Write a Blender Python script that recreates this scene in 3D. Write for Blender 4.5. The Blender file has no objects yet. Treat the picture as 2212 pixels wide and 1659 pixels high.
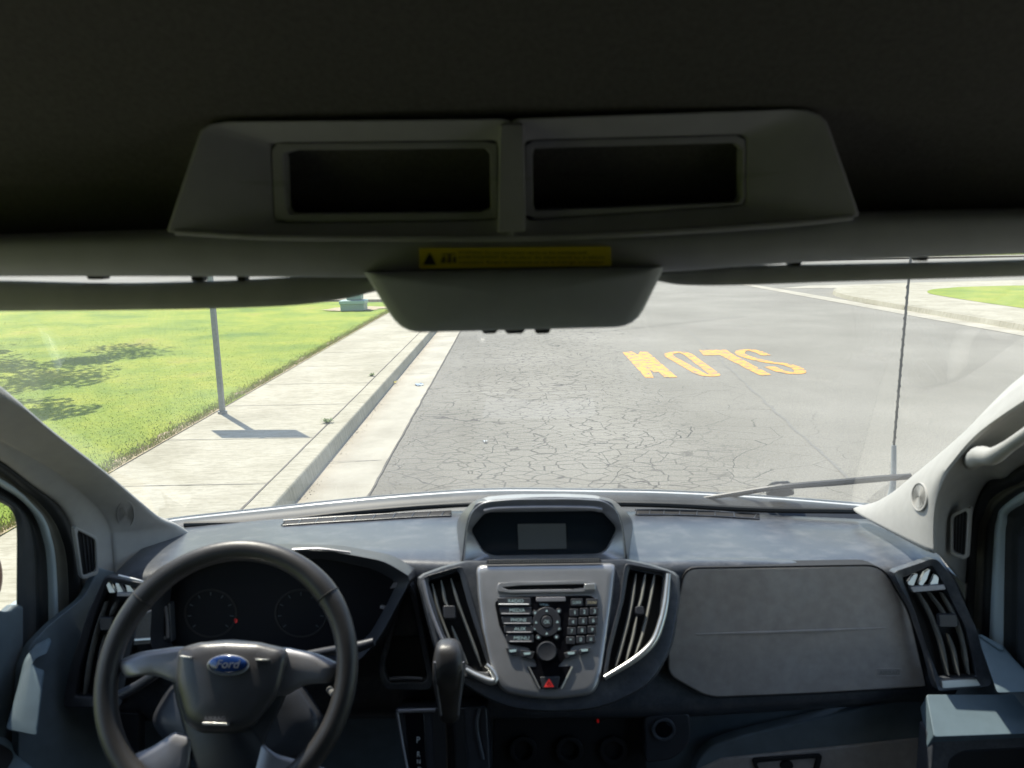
import bpy, bmesh, math, random
import numpy as np
from mathutils import Vector, Matrix
random.seed(7); np.random.seed(7)
scene = bpy.context.scene
C = scene.collection

# ------------------------------------------------------------------ camera, sky, sun, exposure
F, CX, CY, H = 1600.0, 1106.0, 829.5, 2.1
PITCH, ROLL = math.atan(304/1600), math.radians(1.0)
R_, U_, F_ = Vector((1,0,0)), Vector((0,math.sin(PITCH),math.cos(PITCH))), Vector((0,math.cos(PITCH),-math.sin(PITCH)))
XC = R_*math.cos(ROLL)-U_*math.sin(ROLL); YC = R_*math.sin(ROLL)+U_*math.cos(ROLL); ZC = -F_
EYE = Vector((0,0,H))
cam_d = bpy.data.cameras.new('camera'); cam = bpy.data.objects.new('camera', cam_d); C.objects.link(cam)
cam.matrix_world = Matrix(((XC.x,YC.x,ZC.x,0),(XC.y,YC.y,ZC.y,0),(XC.z,YC.z,ZC.z,H),(0,0,0,1)))
cam_d.sensor_width = 36; cam_d.lens = 36*F/2212; cam_d.clip_start = 0.02; cam_d.clip_end = 2000
cam_d.dof.use_dof = True; cam_d.dof.focus_distance = 6.0; cam_d.dof.aperture_fstop = 6.5
scene.camera = cam

SUN = Vector((-0.74, 1.01, 2.1)).normalized()          # towards the sun
elev = math.asin(SUN.z); azim = math.atan2(SUN.x, SUN.y)
world = bpy.data.worlds.new('World'); scene.world = world; world.use_nodes = True
wn = world.node_tree.nodes; wl = world.node_tree.links; wn.clear()
sky = wn.new('ShaderNodeTexSky'); sky.sky_type = 'NISHITA'; sky.sun_disc = False
sky.sun_elevation = elev; sky.sun_rotation = azim; sky.air_density = 1.0; sky.dust_density = 0.5
bg = wn.new('ShaderNodeBackground'); bg.inputs['Strength'].default_value = 0.15
wo = wn.new('ShaderNodeOutputWorld'); wl.new(sky.outputs[0], bg.inputs[0]); wl.new(bg.outputs[0], wo.inputs[0])
sd = bpy.data.lights.new('sun', 'SUN'); sd.energy = 4.4; sd.angle = math.radians(0.5); sd.color = (1,0.94,0.84)
sun = bpy.data.objects.new('sun', sd); C.objects.link(sun)
sun.rotation_euler = SUN.to_track_quat('Z','Y').to_euler(); sun.location = (-20,30,40)
scene.view_settings.view_transform = 'Standard'; scene.view_settings.look = 'None'
scene.view_settings.exposure = 0.9; scene.view_settings.gamma = 1.0
scene.render.engine = 'CYCLES'
scene.cycles.max_bounces = 10; scene.cycles.diffuse_bounces = 5; scene.cycles.glossy_bounces = 4
scene.cycles.transparent_max_bounces = 12; scene.cycles.use_denoising = True
scene.cycles.sample_clamp_indirect = 6

# ------------------------------------------------------------------ rays through the measured photo
def ray(px, py):
    x = (px-CX)/F; y = -(py-CY)/F
    return F_ + XC*x + YC*y
def P(px, py, Y):                     # point at world depth Y
    r = ray(px, py); return EYE + r*(Y/r.y)
def PX(px, py, X):                    # point on a fore-and-aft plane at X
    r = ray(px, py); return EYE + r*(X/r.x)
def G(px, py, z=0.0):                 # point on level ground
    r = ray(px, py); return EYE + r*((z-H)/r.z)
class Plane:
    def __init__(s, p, n): s.p = p.copy(); s.n = n.normalized()
    def at(s, px, py, t=0.0):
        r = ray(px, py); q = s.p + s.n*t
        return EYE + r*((q-EYE).dot(s.n)/r.dot(s.n))

# ------------------------------------------------------------------ materials
def mat(name, col, rough=0.5, metal=0.0, var=0.0, scale=30, bump=0.0, bscale=400, col2=None, v2=0.0, s2=6, spec=0.5, coat=0.0, bdist=0.0005, sheen=0.0, rvar=0.0):
    m = bpy.data.materials.new(name); m.use_nodes = True
    n = m.node_tree.nodes; l = m.node_tree.links; b = n['Principled BSDF']
    b.inputs['Base Color'].default_value = (*col,1); b.inputs['Roughness'].default_value = rough
    b.inputs['Metallic'].default_value = metal; b.inputs['Specular IOR Level'].default_value = spec
    b.inputs['Coat Weight'].default_value = coat
    b.inputs['Sheen Weight'].default_value = sheen
    tc = n.new('ShaderNodeTexCoord')
    if var or col2:
        nz = n.new('ShaderNodeTexNoise'); nz.inputs['Scale'].default_value = scale; nz.inputs['Detail'].default_value = 6
        l.new(tc.outputs['Object'], nz.inputs['Vector'])
        cr = n.new('ShaderNodeValToRGB'); cr.color_ramp.elements[0].position = 0.3; cr.color_ramp.elements[1].position = 0.7
        cr.color_ramp.elements[0].color = (*[c*(1-var) for c in col],1); cr.color_ramp.elements[1].color = (*[min(1,c*(1+var)) for c in col],1)
        l.new(nz.outputs['Fac'], cr.inputs['Fac']); out = cr.outputs['Color']
        if col2:
            n2 = n.new('ShaderNodeTexNoise'); n2.inputs['Scale'].default_value = s2; n2.inputs['Detail'].default_value = 8; n2.inputs['Roughness'].default_value = 0.7
            l.new(tc.outputs['Object'], n2.inputs['Vector'])
            r2 = n.new('ShaderNodeValToRGB'); r2.color_ramp.elements[0].position = 0.48; r2.color_ramp.elements[1].position = 0.72
            r2.color_ramp.elements[0].color = (0,0,0,1); r2.color_ramp.elements[1].color = (v2,v2,v2,1)
            l.new(n2.outputs['Fac'], r2.inputs['Fac'])
            mx = n.new('ShaderNodeMix'); mx.data_type = 'RGBA'; mx.inputs['B'].default_value = (*col2,1)
            l.new(r2.outputs['Color'], mx.inputs['Factor']); l.new(out, mx.inputs['A']); out = mx.outputs['Result']
        l.new(out, b.inputs['Base Color'])
        if rvar:
            mr = n.new('ShaderNodeMapRange'); mr.inputs['To Min'].default_value = rough-rvar; mr.inputs['To Max'].default_value = rough+rvar
            l.new(nz.outputs['Fac'], mr.inputs['Value']); l.new(mr.outputs['Result'], b.inputs['Roughness'])
    if bump:
        nb = n.new('ShaderNodeTexNoise'); nb.inputs['Scale'].default_value = bscale; nb.inputs['Detail'].default_value = 3
        l.new(tc.outputs['Object'], nb.inputs['Vector'])
        bp = n.new('ShaderNodeBump'); bp.inputs['Strength'].default_value = bump; bp.inputs['Distance'].default_value = bdist
        l.new(nb.outputs['Fac'], bp.inputs['Height']); l.new(bp.outputs['Normal'], b.inputs['Normal'])
    return m
def emis(m, col, s):
    b = m.node_tree.nodes['Principled BSDF']; b.inputs['Emission Color'].default_value = (*col,1); b.inputs['Emission Strength'].default_value = s; return m

M = {}
M['dash'] = mat('dash_plastic', (0.05,0.056,0.067), 0.36, var=0.22, scale=160, bump=0.6, bscale=600, col2=(0.2,0.2,0.2), v2=0.4, s2=18, spec=0.55, rvar=0.08)
M['dash_dark'] = mat('dark_plastic', (0.032,0.034,0.04), 0.4, var=0.15, bump=0.3, bscale=700)
M['airbag'] = mat('airbag_cover_plastic', (0.36,0.318,0.288), 0.45, var=0.1, scale=50, bump=0.5, bscale=800, col2=(0.48,0.46,0.44), v2=0.4, s2=12)
M['navy'] = mat('lower_plastic', (0.12,0.15,0.165), 0.55, var=0.12, bump=0.3, bscale=600)
M['pale_low'] = mat('door_plastic', (0.12,0.17,0.2), 0.5, var=0.08, bump=0.3, bscale=600)
M['silver'] = mat('satin_panel', (0.4,0.4,0.41), 0.34, metal=0.6, var=0.06, bump=0.15, bscale=900)
M['chrome'] = mat('satin_trim', (0.62,0.62,0.6), 0.3, metal=0.8, var=0.04)
M['black'] = mat('gloss_black', (0.006,0.006,0.008), 0.2)
M['matblack'] = mat('matt_black', (0.008,0.008,0.009), 0.7)
M['slat'] = mat('slat_plastic', (0.22,0.22,0.2), 0.35, var=0.1)
M['rubber'] = mat('seal_rubber', (0.012,0.014,0.014), 0.6, var=0.2)
M['trim'] = mat('pillar_trim', (0.35,0.345,0.325), 0.65, var=0.05, scale=40, bump=0.3, bscale=600)
M['header'] = mat('header_trim', (0.5,0.515,0.58), 0.65, var=0.05, bump=0.3, bscale=500)
M['shelf'] = mat('shelf_plastic', (0.46,0.465,0.52), 0.7, var=0.06, bump=0.3, bscale=500)
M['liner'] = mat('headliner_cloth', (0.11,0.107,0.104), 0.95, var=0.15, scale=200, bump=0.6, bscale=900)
M['visor'] = mat('visor_vinyl', (0.4,0.42,0.4), 0.75, var=0.08, bump=0.3, bscale=500)
M['pod'] = mat('mirror_housing', (0.44,0.48,0.55), 0.55, var=0.05, bump=0.2, bscale=700)
M['wheel'] = mat('wheel_rubber', (0.04,0.038,0.038), 0.38, var=0.15, bump=0.5, bscale=900, spec=0.5)
M['spoke'] = mat('spoke_plastic', (0.28,0.275,0.29), 0.34, metal=0.4, var=0.06, bump=0.2, bscale=900)
M['pad'] = mat('wheel_pad', (0.055,0.054,0.058), 0.3, var=0.08, bump=0.4, bscale=900)
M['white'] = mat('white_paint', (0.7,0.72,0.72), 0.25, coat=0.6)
M['paintshade'] = mat('white_paint_shaded', (0.42,0.5,0.52), 0.35, coat=0.3)  # body white with its shade put into the colour
M['tan'] = mat('seal_cloth', (0.1,0.095,0.075), 0.8, var=0.15)
M['glyph'] = mat('button_lettering', (0.45,0.6,0.6), 0.5)
M['glyph_warm'] = mat('button_lettering_warm', (0.5,0.45,0.3), 0.5)
M['lens'] = emis(mat('display_glass', (0.05,0.06,0.065), 0.25), (0.35,0.42,0.45), 0.015)
M['bezel'] = mat('display_bezel', (0.012,0.018,0.024), 0.22)
M['red'] = emis(mat('hazard_red', (0.5,0.03,0.03), 0.4), (1,0.06,0.05), 0.12)
M['redled'] = emis(mat('red_lamp', (0.4,0.02,0.02), 0.4), (1,0.02,0.02), 0.05)
M['blueoval'] = mat('badge_blue', (0.015,0.045,0.17), 0.12, coat=1.0)
M['yellow'] = mat('label_yellow', (1.0,0.8,0.05), 0.5, var=0.05)
M['ink'] = mat('label_ink', (0.03,0.03,0.03), 0.6)
M['ink2'] = mat('label_faint_ink', (0.2,0.16,0.04), 0.6)
M['carpet'] = mat('cab_floor', (0.012,0.013,0.014), 0.9, bump=0.5, bscale=300)
M['wiper'] = mat('wiper_black', (0.03,0.033,0.035), 0.4)

def glassmat(name, dust):
    m = bpy.data.materials.new(name); m.use_nodes = True; n = m.node_tree.nodes; l = m.node_tree.links; n.clear()
    o = n.new('ShaderNodeOutputMaterial'); tr = n.new('ShaderNodeBsdfTransparent'); tr.inputs[0].default_value = (0.93,0.94,0.9,1)
    gl = n.new('ShaderNodeBsdfGlossy'); gl.inputs['Roughness'].default_value = 0.03
    lw = n.new('ShaderNodeLayerWeight'); lw.inputs['Blend'].default_value = 0.5
    pw = n.new('ShaderNodeMath'); pw.operation = 'POWER'; pw.inputs[1].default_value = 5.0; l.new(lw.outputs['Facing'], pw.inputs[0])
    fr = n.new('ShaderNodeMath'); fr.operation = 'MULTIPLY_ADD'; fr.inputs[1].default_value = 0.7; fr.inputs[2].default_value = 0.04; l.new(pw.outputs[0], fr.inputs[0])
    mx = n.new('ShaderNodeMixShader'); l.new(fr.outputs[0], mx.inputs[0]); l.new(tr.outputs[0], mx.inputs[1]); l.new(gl.outputs[0], mx.inputs[2])
    df = n.new('ShaderNodeBsdfTranslucent'); df.inputs[0].default_value = (0.85,0.85,0.8,1)
    tc = n.new('ShaderNodeTexCoord'); nz = n.new('ShaderNodeTexNoise'); nz.inputs['Scale'].default_value = 3.5; nz.inputs['Detail'].default_value = 8
    mp = n.new('ShaderNodeMapping'); mp.inputs['Scale'].default_value = (1,0.35,0.35)
    l.new(tc.outputs['Object'], mp.inputs[0]); l.new(mp.outputs[0], nz.inputs['Vector'])
    mr = n.new('ShaderNodeMapRange'); mr.inputs['From Min'].default_value = 0.35; mr.inputs['From Max'].default_value = 0.75
    mr.inputs['To Min'].default_value = dust*0.5; mr.inputs['To Max'].default_value = dust*1.7
    l.new(nz.outputs['Fac'], mr.inputs['Value'])
    m2 = n.new('ShaderNodeMixShader'); l.new(mr.outputs[0], m2.inputs[0]); l.new(mx.outputs[0], m2.inputs[1]); l.new(df.outputs[0], m2.inputs[2])
    l.new(m2.outputs[0], o.inputs[0]); return m
M['glass'] = glassmat('windshield_glass', 0.036)
M['sideglass'] = glassmat('side_glass', 0.01)

# ------------------------------------------------------------------ mesh helpers
def obj(name, verts, faces, m, parent=None, smooth=True, bevel=0, solid=0, seg=3, autos=40, fm=None):
    me = bpy.data.meshes.new(name); me.from_pydata([tuple(v) for v in verts], [], faces)
    bm = bmesh.new(); bm.from_mesh(me); bmesh.ops.remove_doubles(bm, verts=bm.verts, dist=1e-6)
    bmesh.ops.recalc_face_normals(bm, faces=bm.faces); bm.to_mesh(me); bm.free()
    for mm in (m if isinstance(m,(list,tuple)) else [m]): me.materials.append(mm)
    if fm: 
        for i,k in enumerate(fm):
            if i < len(me.polygons): me.polygons[i].material_index = k
    o = bpy.data.objects.new(name, me); C.objects.link(o)
    if parent: o.parent = parent
    if smooth:
        me.polygons.foreach_set('use_smooth', [True]*len(me.polygons))
        me.set_sharp_from_angle(angle=math.radians(autos))
    if solid:
        s = o.modifiers.new('solid','SOLIDIFY'); s.thickness = solid; s.offset = 0
    if bevel:
        b = o.modifiers.new('bevel','BEVEL'); b.width = bevel; b.segments = seg; b.limit_method = 'ANGLE'; b.angle_limit = math.radians(35); b.harden_normals = False
        me.set_sharp_from_angle(angle=math.radians(80))
    return o
def join(parts):                    # merge several (verts, faces) lists
    V, Fc = [], []
    for v, f in parts:
        k = len(V); V += list(v); Fc += [tuple(i+k for i in q) for q in f]
    return V, Fc
def catmull(pts, n, closed=False):
    pts = [Vector(p) for p in pts]; out = []; N = len(pts)
    segs = N if closed else N-1
    for i in range(segs):
        p0 = pts[(i-1)%N] if closed or i>0 else pts[0]*2-pts[1]
        p1 = pts[i]; p2 = pts[(i+1)%N]
        p3 = pts[(i+2)%N] if closed or i+2<N else p2*2-p1
        for k in range(n):
            t = k/n
            out.append(0.5*((2*p1)+(p2-p0)*t+(2*p0-5*p1+4*p2-p3)*t*t+(3*p1-p0-3*p2+p3)*t**3))
    if not closed: out.append(pts[-1])
    return out
def rnd(pts, r, n=5):               # round the corners of a pixel polygon (r one value or list)
    out = []; N = len(pts)
    for i,p in enumerate(pts):
        a = Vector(pts[i-1]).to_2d() if False else Vector((pts[i-1][0],pts[i-1][1])); b = Vector((p[0],p[1])); c = Vector((pts[(i+1)%N][0],pts[(i+1)%N][1]))
        rr = r[i] if isinstance(r,(list,tuple)) else r
        rr = min(rr, (a-b).length*0.45, (c-b).length*0.45)
        if rr <= 0: out.append((b.x,b.y)); continue
        s = b+(a-b).normalized()*rr; e = b+(c-b).normalized()*rr
        for k in range(n+1):
            t = k/n; q = s*(1-t)**2+b*2*t*(1-t)+e*t*t; out.append((q.x,q.y))
    return out
def grid(rows, closed_u=False):
    V = [p for r in rows for p in r]; m = len(rows[0]); Fc = []
    for i in range(len(rows)-1):
        for j in range(m if closed_u else m-1):
            a = i*m+j; b = i*m+(j+1)%m; Fc.append((a,b,b+m,a+m))
    return V, Fc
def loft(name, rows, m, parent, nu=6, nv=6, solid=0.004, smooth=True, bevel=0):
    """rows of control points -> smooth skin with thickness"""
    rr = [catmull(r, nu) for r in rows]
    cols = [catmull([r[j] for r in rr], nv) for j in range(len(rr[0]))]
    V, Fc = grid(cols)
    return obj(name, V, Fc, m, parent, smooth, bevel, solid, autos=50)
def plate(name, px, plane, t0, t1, m, parent, bevel=0.002, seg=3, taper=0.0):
    """solid outline: front face at height t0 over the plane, back at t1"""
    fr = [plane.at(x,y,t0) for x,y in px]
    c = sum(fr, Vector())/len(fr)
    bk = [v + (v-c)*taper + plane.n*(t1-t0) for v in fr]; N = len(fr)
    Fc = [tuple(range(N)), tuple(range(2*N-1,N-1,-1))]+[(i,(i+1)%N,N+(i+1)%N,N+i) for i in range(N)]
    return obj(name, fr+bk, Fc, m, parent, True, bevel, seg=seg)
def resample(px, n):
    pts = [Vector((p[0],p[1])) for p in px]; pts.append(pts[0])
    L = [0]
    for a,b in zip(pts,pts[1:]): L.append(L[-1]+(b-a).length)
    out = []; j = 0
    for k in range(n):
        d = L[-1]*k/n
        while L[j+1] < d: j += 1
        t = (d-L[j])/max(1e-9,L[j+1]-L[j]); q = pts[j].lerp(pts[j+1], t); out.append((q.x,q.y))
    return out
def angsample(px, n, c):            # outline as a function of angle about c, so rings line up
    pts = [Vector((p[0],p[1])) for p in px]; out = []
    for k in range(n):
        a = 2*math.pi*k/n; d = Vector((math.cos(a),math.sin(a))); best = None
        for i in range(len(pts)):
            p, q = pts[i-1]-c, pts[i]-c; e = q-p; den = d.x*e.y-d.y*e.x
            if abs(den) < 1e-9: continue
            t = (p.x*e.y-p.y*e.x)/den; u = (p.x*d.y-p.y*d.x)/den
            if t > 0 and -1e-6 <= u <= 1+1e-6 and (best is None or t > best): best = t
        q = c+d*(best or 1); out.append((q.x,q.y))
    return out
def ring(name, outer, inner, plane, t0, t1, m, parent, depth=0.0, n=96, bevel=0.0015, tin=None):
    """frame: outer outline, hole, front at t0, back at t1; tin = height of the inner edge"""
    c = sum((Vector((p[0],p[1])) for p in inner), Vector((0,0)))/len(inner)
    O = angsample(outer, n, c); I = angsample(inner, n, c); ti = t0 if tin is None else tin
    o0 = [plane.at(x,y,t0) for x,y in O]; i0 = [plane.at(x,y,ti) for x,y in I]
    o1 = [v+plane.n*(t1-t0) for v in o0]; i1 = [v+plane.n*(t1-ti) for v in i0]
    V = o0+i0+o1+i1; Fc = []
    for k in range(n):
        j = (k+1)%n
        Fc += [(k,j,n+j,n+k), (2*n+j,2*n+k,3*n+k,3*n+j), (j,k,2*n+k,2*n+j), (n+k,n+j,3*n+j,3*n+k)]
    return obj(name, V, Fc, m, parent, True, bevel)
def tube_geo(pts, rad, n=12, cap=True, flat=1.0):
    """tube along pts; rad number or list; flat squashes along the second axis"""
    pts = [Vector(p) for p in pts]; N = len(pts); rad = rad if isinstance(rad,(list,tuple)) else [rad]*N
    V = []; up = Vector((0,0,1))
    t0 = (pts[1]-pts[0]).normalized()
    if abs(t0.dot(up)) > 0.95: up = Vector((0,1,0))
    for i,p in enumerate(pts):
        t = (pts[min(i+1,N-1)]-pts[max(i-1,0)]).normalized()
        a = t.cross(up).normalized(); b = a.cross(t).normalized(); up = b
        for k in range(n):
            an = 2*math.pi*k/n; V.append(p+a*math.cos(an)*rad[i]+b*math.sin(an)*rad[i]*flat)
    Fc = [(i*n+k,i*n+(k+1)%n,(i+1)*n+(k+1)%n,(i+1)*n+k) for i in range(N-1) for k in range(n)]
    if cap: Fc += [tuple(range(n-1,-1,-1)), tuple((N-1)*n+k for k in range(n))]
    return V, Fc
def tube(name, pts, rad, m, parent=None, n=12, sm=0, flat=1.0):
    if sm: pts = catmull(pts, sm)
    if isinstance(rad,(list,tuple)) and len(rad) != len(pts):
        k = len(pts); rr = rad; rad = [rr[min(len(rr)-2,int(i/(k-1)*(len(rr)-1)))]*(1-((i/(k-1)*(len(rr)-1))-min(len(rr)-2,int(i/(k-1)*(len(rr)-1)))))+rr[min(len(rr)-2,int(i/(k-1)*(len(rr)-1)))+1]*((i/(k-1)*(len(rr)-1))-min(len(rr)-2,int(i/(k-1)*(len(rr)-1)))) for i in range(k)]
    V, Fc = tube_geo(pts, rad, n, True, flat); return obj(name, V, Fc, m, parent)
def box_geo(a, b):
    x0,y0,z0 = a; x1,y1,z1 = b
    V = [Vector(p) for p in ((x0,y0,z0),(x1,y0,z0),(x1,y1,z0),(x0,y1,z0),(x0,y0,z1),(x1,y0,z1),(x1,y1,z1),(x0,y1,z1))]
    return V, [(0,3,2,1),(4,5,6,7),(0,1,5,4),(1,2,6,5),(2,3,7,6),(3,0,4,7)]
def ell(cx, cy, rx, ry, n=32, rot=0):
    c, s = math.cos(rot), math.sin(rot)
    return [(cx+rx*math.cos(2*math.pi*k/n)*c-ry*math.sin(2*math.pi*k/n)*s, cy+rx*math.cos(2*math.pi*k/n)*s+ry*math.sin(2*math.pi*k/n)*c) for k in range(n)]
def rect(x0,y0,x1,y1): return [(x0,y0),(x1,y0),(x1,y1),(x0,y1)]
def text_geo(s, origin, ux, uy, h, depth=0.0, shear=0.0):
    """letters as geometry; origin is the left end of the base line"""
    cu = bpy.data.curves.new('lettering','FONT'); cu.body = s; cu.size = 1.0; cu.shear = shear; cu.extrude = 0
    cu.resolution_u = 3
    t = bpy.data.objects.new('lettering', cu); C.objects.link(t)
    dg = bpy.context.evaluated_depsgraph_get(); me = bpy.data.meshes.new_from_object(t.evaluated_get(dg))
    V = [origin+ux*(v.co.x*h/0.7)+uy*(v.co.y*h/0.7) for v in me.vertices]
    Fc = [tuple(p.vertices) for p in me.polygons]
    w = max([v.co.x for v in me.vertices] or [0])*h/0.7
    bpy.data.objects.remove(t); bpy.data.curves.remove(cu); bpy.data.meshes.remove(me)
    return V, Fc, w
def cut(o, px, plane, depth):
    """cut an opening through a solid along the plane normal"""
    fr = [plane.at(x,y,0.02) for x,y in px]; bk = [q-plane.n*(depth+0.02) for q in fr]; N = len(fr)
    k = obj('cutter', fr+bk, [tuple(range(N)), tuple(range(2*N-1,N-1,-1))]+[(i,(i+1)%N,N+(i+1)%N,N+i) for i in range(N)], M['matblack'], None, False)
    b = o.modifiers.new('cut','BOOLEAN'); b.operation = 'DIFFERENCE'; b.object = k; b.solver = 'EXACT'
    dg = bpy.context.evaluated_depsgraph_get(); me = bpy.data.meshes.new_from_object(o.evaluated_get(dg)); o.modifiers.clear(); o.data = me
    bpy.data.objects.remove(k); me.set_sharp_from_angle(angle=math.radians(40))
def ptext(s, px, py, wpx, plane, t, hpx, shear=0, centre=True):
    """text on a plane, hpx tall, squeezed to wpx wide, centred on px,py"""
    o = plane.at(px,py,t); ux = plane.at(px+10,py,t)-o; uy = plane.at(px,py-10,t)-o
    V, Fc, w = text_geo(s, Vector((0,0,0)), Vector((1,0,0)), Vector((0,1,0)), 1.0, 0, shear)
    k = wpx/max(w,1e-6)
    return [o+ux*((v.x*k-wpx/2)/10)+uy*((v.y-0.5)*hpx/10) for v in V], Fc
from mathutils.bvhtree import BVHTree
def caster(o):
    dg = bpy.context.evaluated_depsgraph_get(); e = o.evaluated_get(dg); me = e.to_mesh()
    t = BVHTree.FromPolygons([v.co.copy() for v in me.vertices], [tuple(p.vertices) for p in me.polygons]); e.to_mesh_clear()
    def hit(px, py, off=0.0):
        d = ray(px,py).normalized(); h = t.ray_cast(EYE, d)
        if h[0] is None: return None, None
        nn = h[1] if h[1].dot(d) < 0 else -h[1]
        return h[0]+nn*off, nn
    return hit
def tag(o, label=None, cat=None, group=None, kind=None):
    if label: o['label'] = label
    if cat: o['category'] = cat
    if group: o['group'] = group
    if kind: o['kind'] = kind
    return o
def empty(name, loc):
    o = bpy.data.objects.new(name, None); C.objects.link(o); o.location = loc; o.empty_display_size = 0.2; return o

# ================================================================== THE STREET
def tex_ground(name, kind):
    m = bpy.data.materials.new(name); m.use_nodes = True; n = m.node_tree.nodes; l = m.node_tree.links; b = n['Principled BSDF']
    tc = n.new('ShaderNodeTexCoord'); O = tc.outputs['Object']
    def noise(s, d=6, r=0.6, vec=None):
        x = n.new('ShaderNodeTexNoise'); x.inputs['Scale'].default_value = s; x.inputs['Detail'].default_value = d; x.inputs['Roughness'].default_value = r
        l.new(vec or O, x.inputs['Vector']); return x.outputs['Fac']
    def ramp(f, stops):
        x = n.new('ShaderNodeValToRGB'); e = x.color_ramp.elements
        while len(e) < len(stops): e.new(0.5)
        for i,(p,c) in enumerate(stops): e[i].position = p; e[i].color = (*c,1)
        l.new(f, x.inputs['Fac']); return x.outputs['Color']
    def mul(a, c, fac=1.0, mode='MULTIPLY'):
        x = n.new('ShaderNodeMix'); x.data_type = 'RGBA'; x.blend_type = mode
        if isinstance(fac,float): x.inputs['Factor'].default_value = fac
        else: l.new(fac, x.inputs['Factor'])
        l.new(a, x.inputs['A'])
        if isinstance(c, tuple): x.inputs['B'].default_value = (*c,1)
        else: l.new(c, x.inputs['B'])
        return x.outputs['Result']
    b.inputs['Roughness'].default_value = 0.85
    if kind == 'asphalt':
        base = ramp(noise(0.35,5), [(0.3,(0.165,0.157,0.13)),(0.7,(0.24,0.23,0.197))])
        sp = ramp(noise(95,3,0.8), [(0.3,(0.3,0.3,0.3)),(0.5,(1,1,1)),(0.72,(1.9,1.88,1.8))])
        base = mul(base, sp, 0.8)
        base = mul(base, ramp(noise(34,3,0.9), [(0.32,(0.72,0.72,0.72)),(0.5,(1,1,1)),(0.68,(1.3,1.29,1.26))]), 0.7)
        # alligator cracks, strongest in the wheel track near the gutter
        warp = n.new('ShaderNodeVectorMath'); warp.operation = 'ADD'
        nw = n.new('ShaderNodeTexNoise'); nw.inputs['Scale'].default_value = 5.0; nw.inputs['Detail'].default_value = 4; l.new(O, nw.inputs['Vector'])
        sc = n.new('ShaderNodeVectorMath'); sc.operation = 'SCALE'; sc.inputs['Scale'].default_value = 0.10
        l.new(nw.outputs['Color'], sc.inputs[0]); l.new(O, warp.inputs[0]); l.new(sc.outputs[0], warp.inputs[1])
        sep = n.new('ShaderNodeSeparateXYZ'); l.new(O, sep.inputs[0])
        def cracks(scale, w, xc, xw, lo):
            v = n.new('ShaderNodeTexVoronoi'); v.feature = 'DISTANCE_TO_EDGE'; v.inputs['Scale'].default_value = scale; an = n.new('ShaderNodeMapping'); an.inputs['Scale'].default_value = (0.9,1.45,1); l.new(warp.outputs[0], an.inputs[0]); l.new(an.outputs[0], v.inputs['Vector'])
            r = n.new('ShaderNodeMapRange'); r.inputs['From Min'].default_value = w*0.25; r.inputs['From Max'].default_value = w; r.inputs['To Min'].default_value = 1; r.inputs['To Max'].default_value = 0
            l.new(v.outputs['Distance'], r.inputs['Value'])
            d = n.new('ShaderNodeMath'); d.operation = 'SUBTRACT'; l.new(sep.outputs[0], d.inputs[0]); d.inputs[1].default_value = xc
            ab = n.new('ShaderNodeMath'); ab.operation = 'ABSOLUTE'; l.new(d.outputs[0], ab.inputs[0])
            mr = n.new('ShaderNodeMapRange'); mr.inputs['From Min'].default_value = xw*0.5; mr.inputs['From Max'].default_value = xw*1.3; mr.inputs['To Min'].default_value = 1; mr.inputs['To Max'].default_value = lo
            l.new(ab.outputs[0], mr.inputs['Value'])
            nn = n.new('ShaderNodeMapRange'); nn.inputs['From Min'].default_value = -0.1; nn.inputs['From Max'].default_value = 0.4
            l.new(noise(0.9,4), nn.inputs['Value'])
            k = n.new('ShaderNodeMath'); k.operation = 'MULTIPLY'; l.new(r.outputs[0], k.inputs[0]); l.new(mr.outputs[0], k.inputs[1])
            k2 = n.new('ShaderNodeMath'); k2.operation = 'MULTIPLY'; l.new(k.outputs[0], k2.inputs[0]); l.new(nn.outputs[0], k2.inputs[1])
            return k2.outputs[0]
        base = mul(base, (0.07,0.065,0.055), cracks(4.9,0.048,0.45,1.6,0.1), 'MIX')
        base = mul(base, (0.04,0.038,0.034), cracks(1.6,0.009,0.5,2.8,0.05), 'MIX')
        # patchy darker tone near the gutter, fading out across the lane
        dk = n.new('ShaderNodeMapRange'); dk.inputs['From Min'].default_value = -1.1; dk.inputs['From Max'].default_value = 0.7; dk.inputs['To Min'].default_value = 0.55; dk.inputs['To Max'].default_value = 0
        l.new(sep.outputs[0], dk.inputs['Value'])
        dm = n.new('ShaderNodeMath'); dm.operation = 'MULTIPLY'; l.new(dk.outputs[0], dm.inputs[0]); l.new(noise(0.8,5), dm.inputs[1])
        base = mul(base, (0.1,0.095,0.085), dm.outputs[0], 'MIX')
        l.new(base, b.inputs['Base Color'])
        h = noise(120,2,0.8); bd = 0.004; bs = 0.7
    elif kind == 'concrete':
        base = ramp(noise(1.1,6,0.65), [(0.3,(0.3,0.278,0.205)),(0.5,(0.375,0.35,0.268)),(0.7,(0.44,0.415,0.33))])
        mp = n.new('ShaderNodeMapping'); mp.inputs['Scale'].default_value = (2.5,9,1); l.new(O, mp.inputs[0])
        base = mul(base, ramp(noise(3,6,0.75,mp.outputs[0]), [(0.32,(0.66,0.65,0.6)),(0.56,(1,1,1))]), 1.0)
        base = mul(base, ramp(noise(60,3,0.8), [(0.25,(0.8,0.8,0.8)),(0.5,(1,1,1))]), 0.6)
        l.new(base, b.inputs['Base Color']); h = noise(90,3,0.7); bd = 0.002; bs = 0.4
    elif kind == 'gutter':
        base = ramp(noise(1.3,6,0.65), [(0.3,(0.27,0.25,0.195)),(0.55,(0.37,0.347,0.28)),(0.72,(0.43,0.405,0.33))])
        sep = n.new('ShaderNodeSeparateXYZ'); l.new(O, sep.inputs[0])
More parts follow.
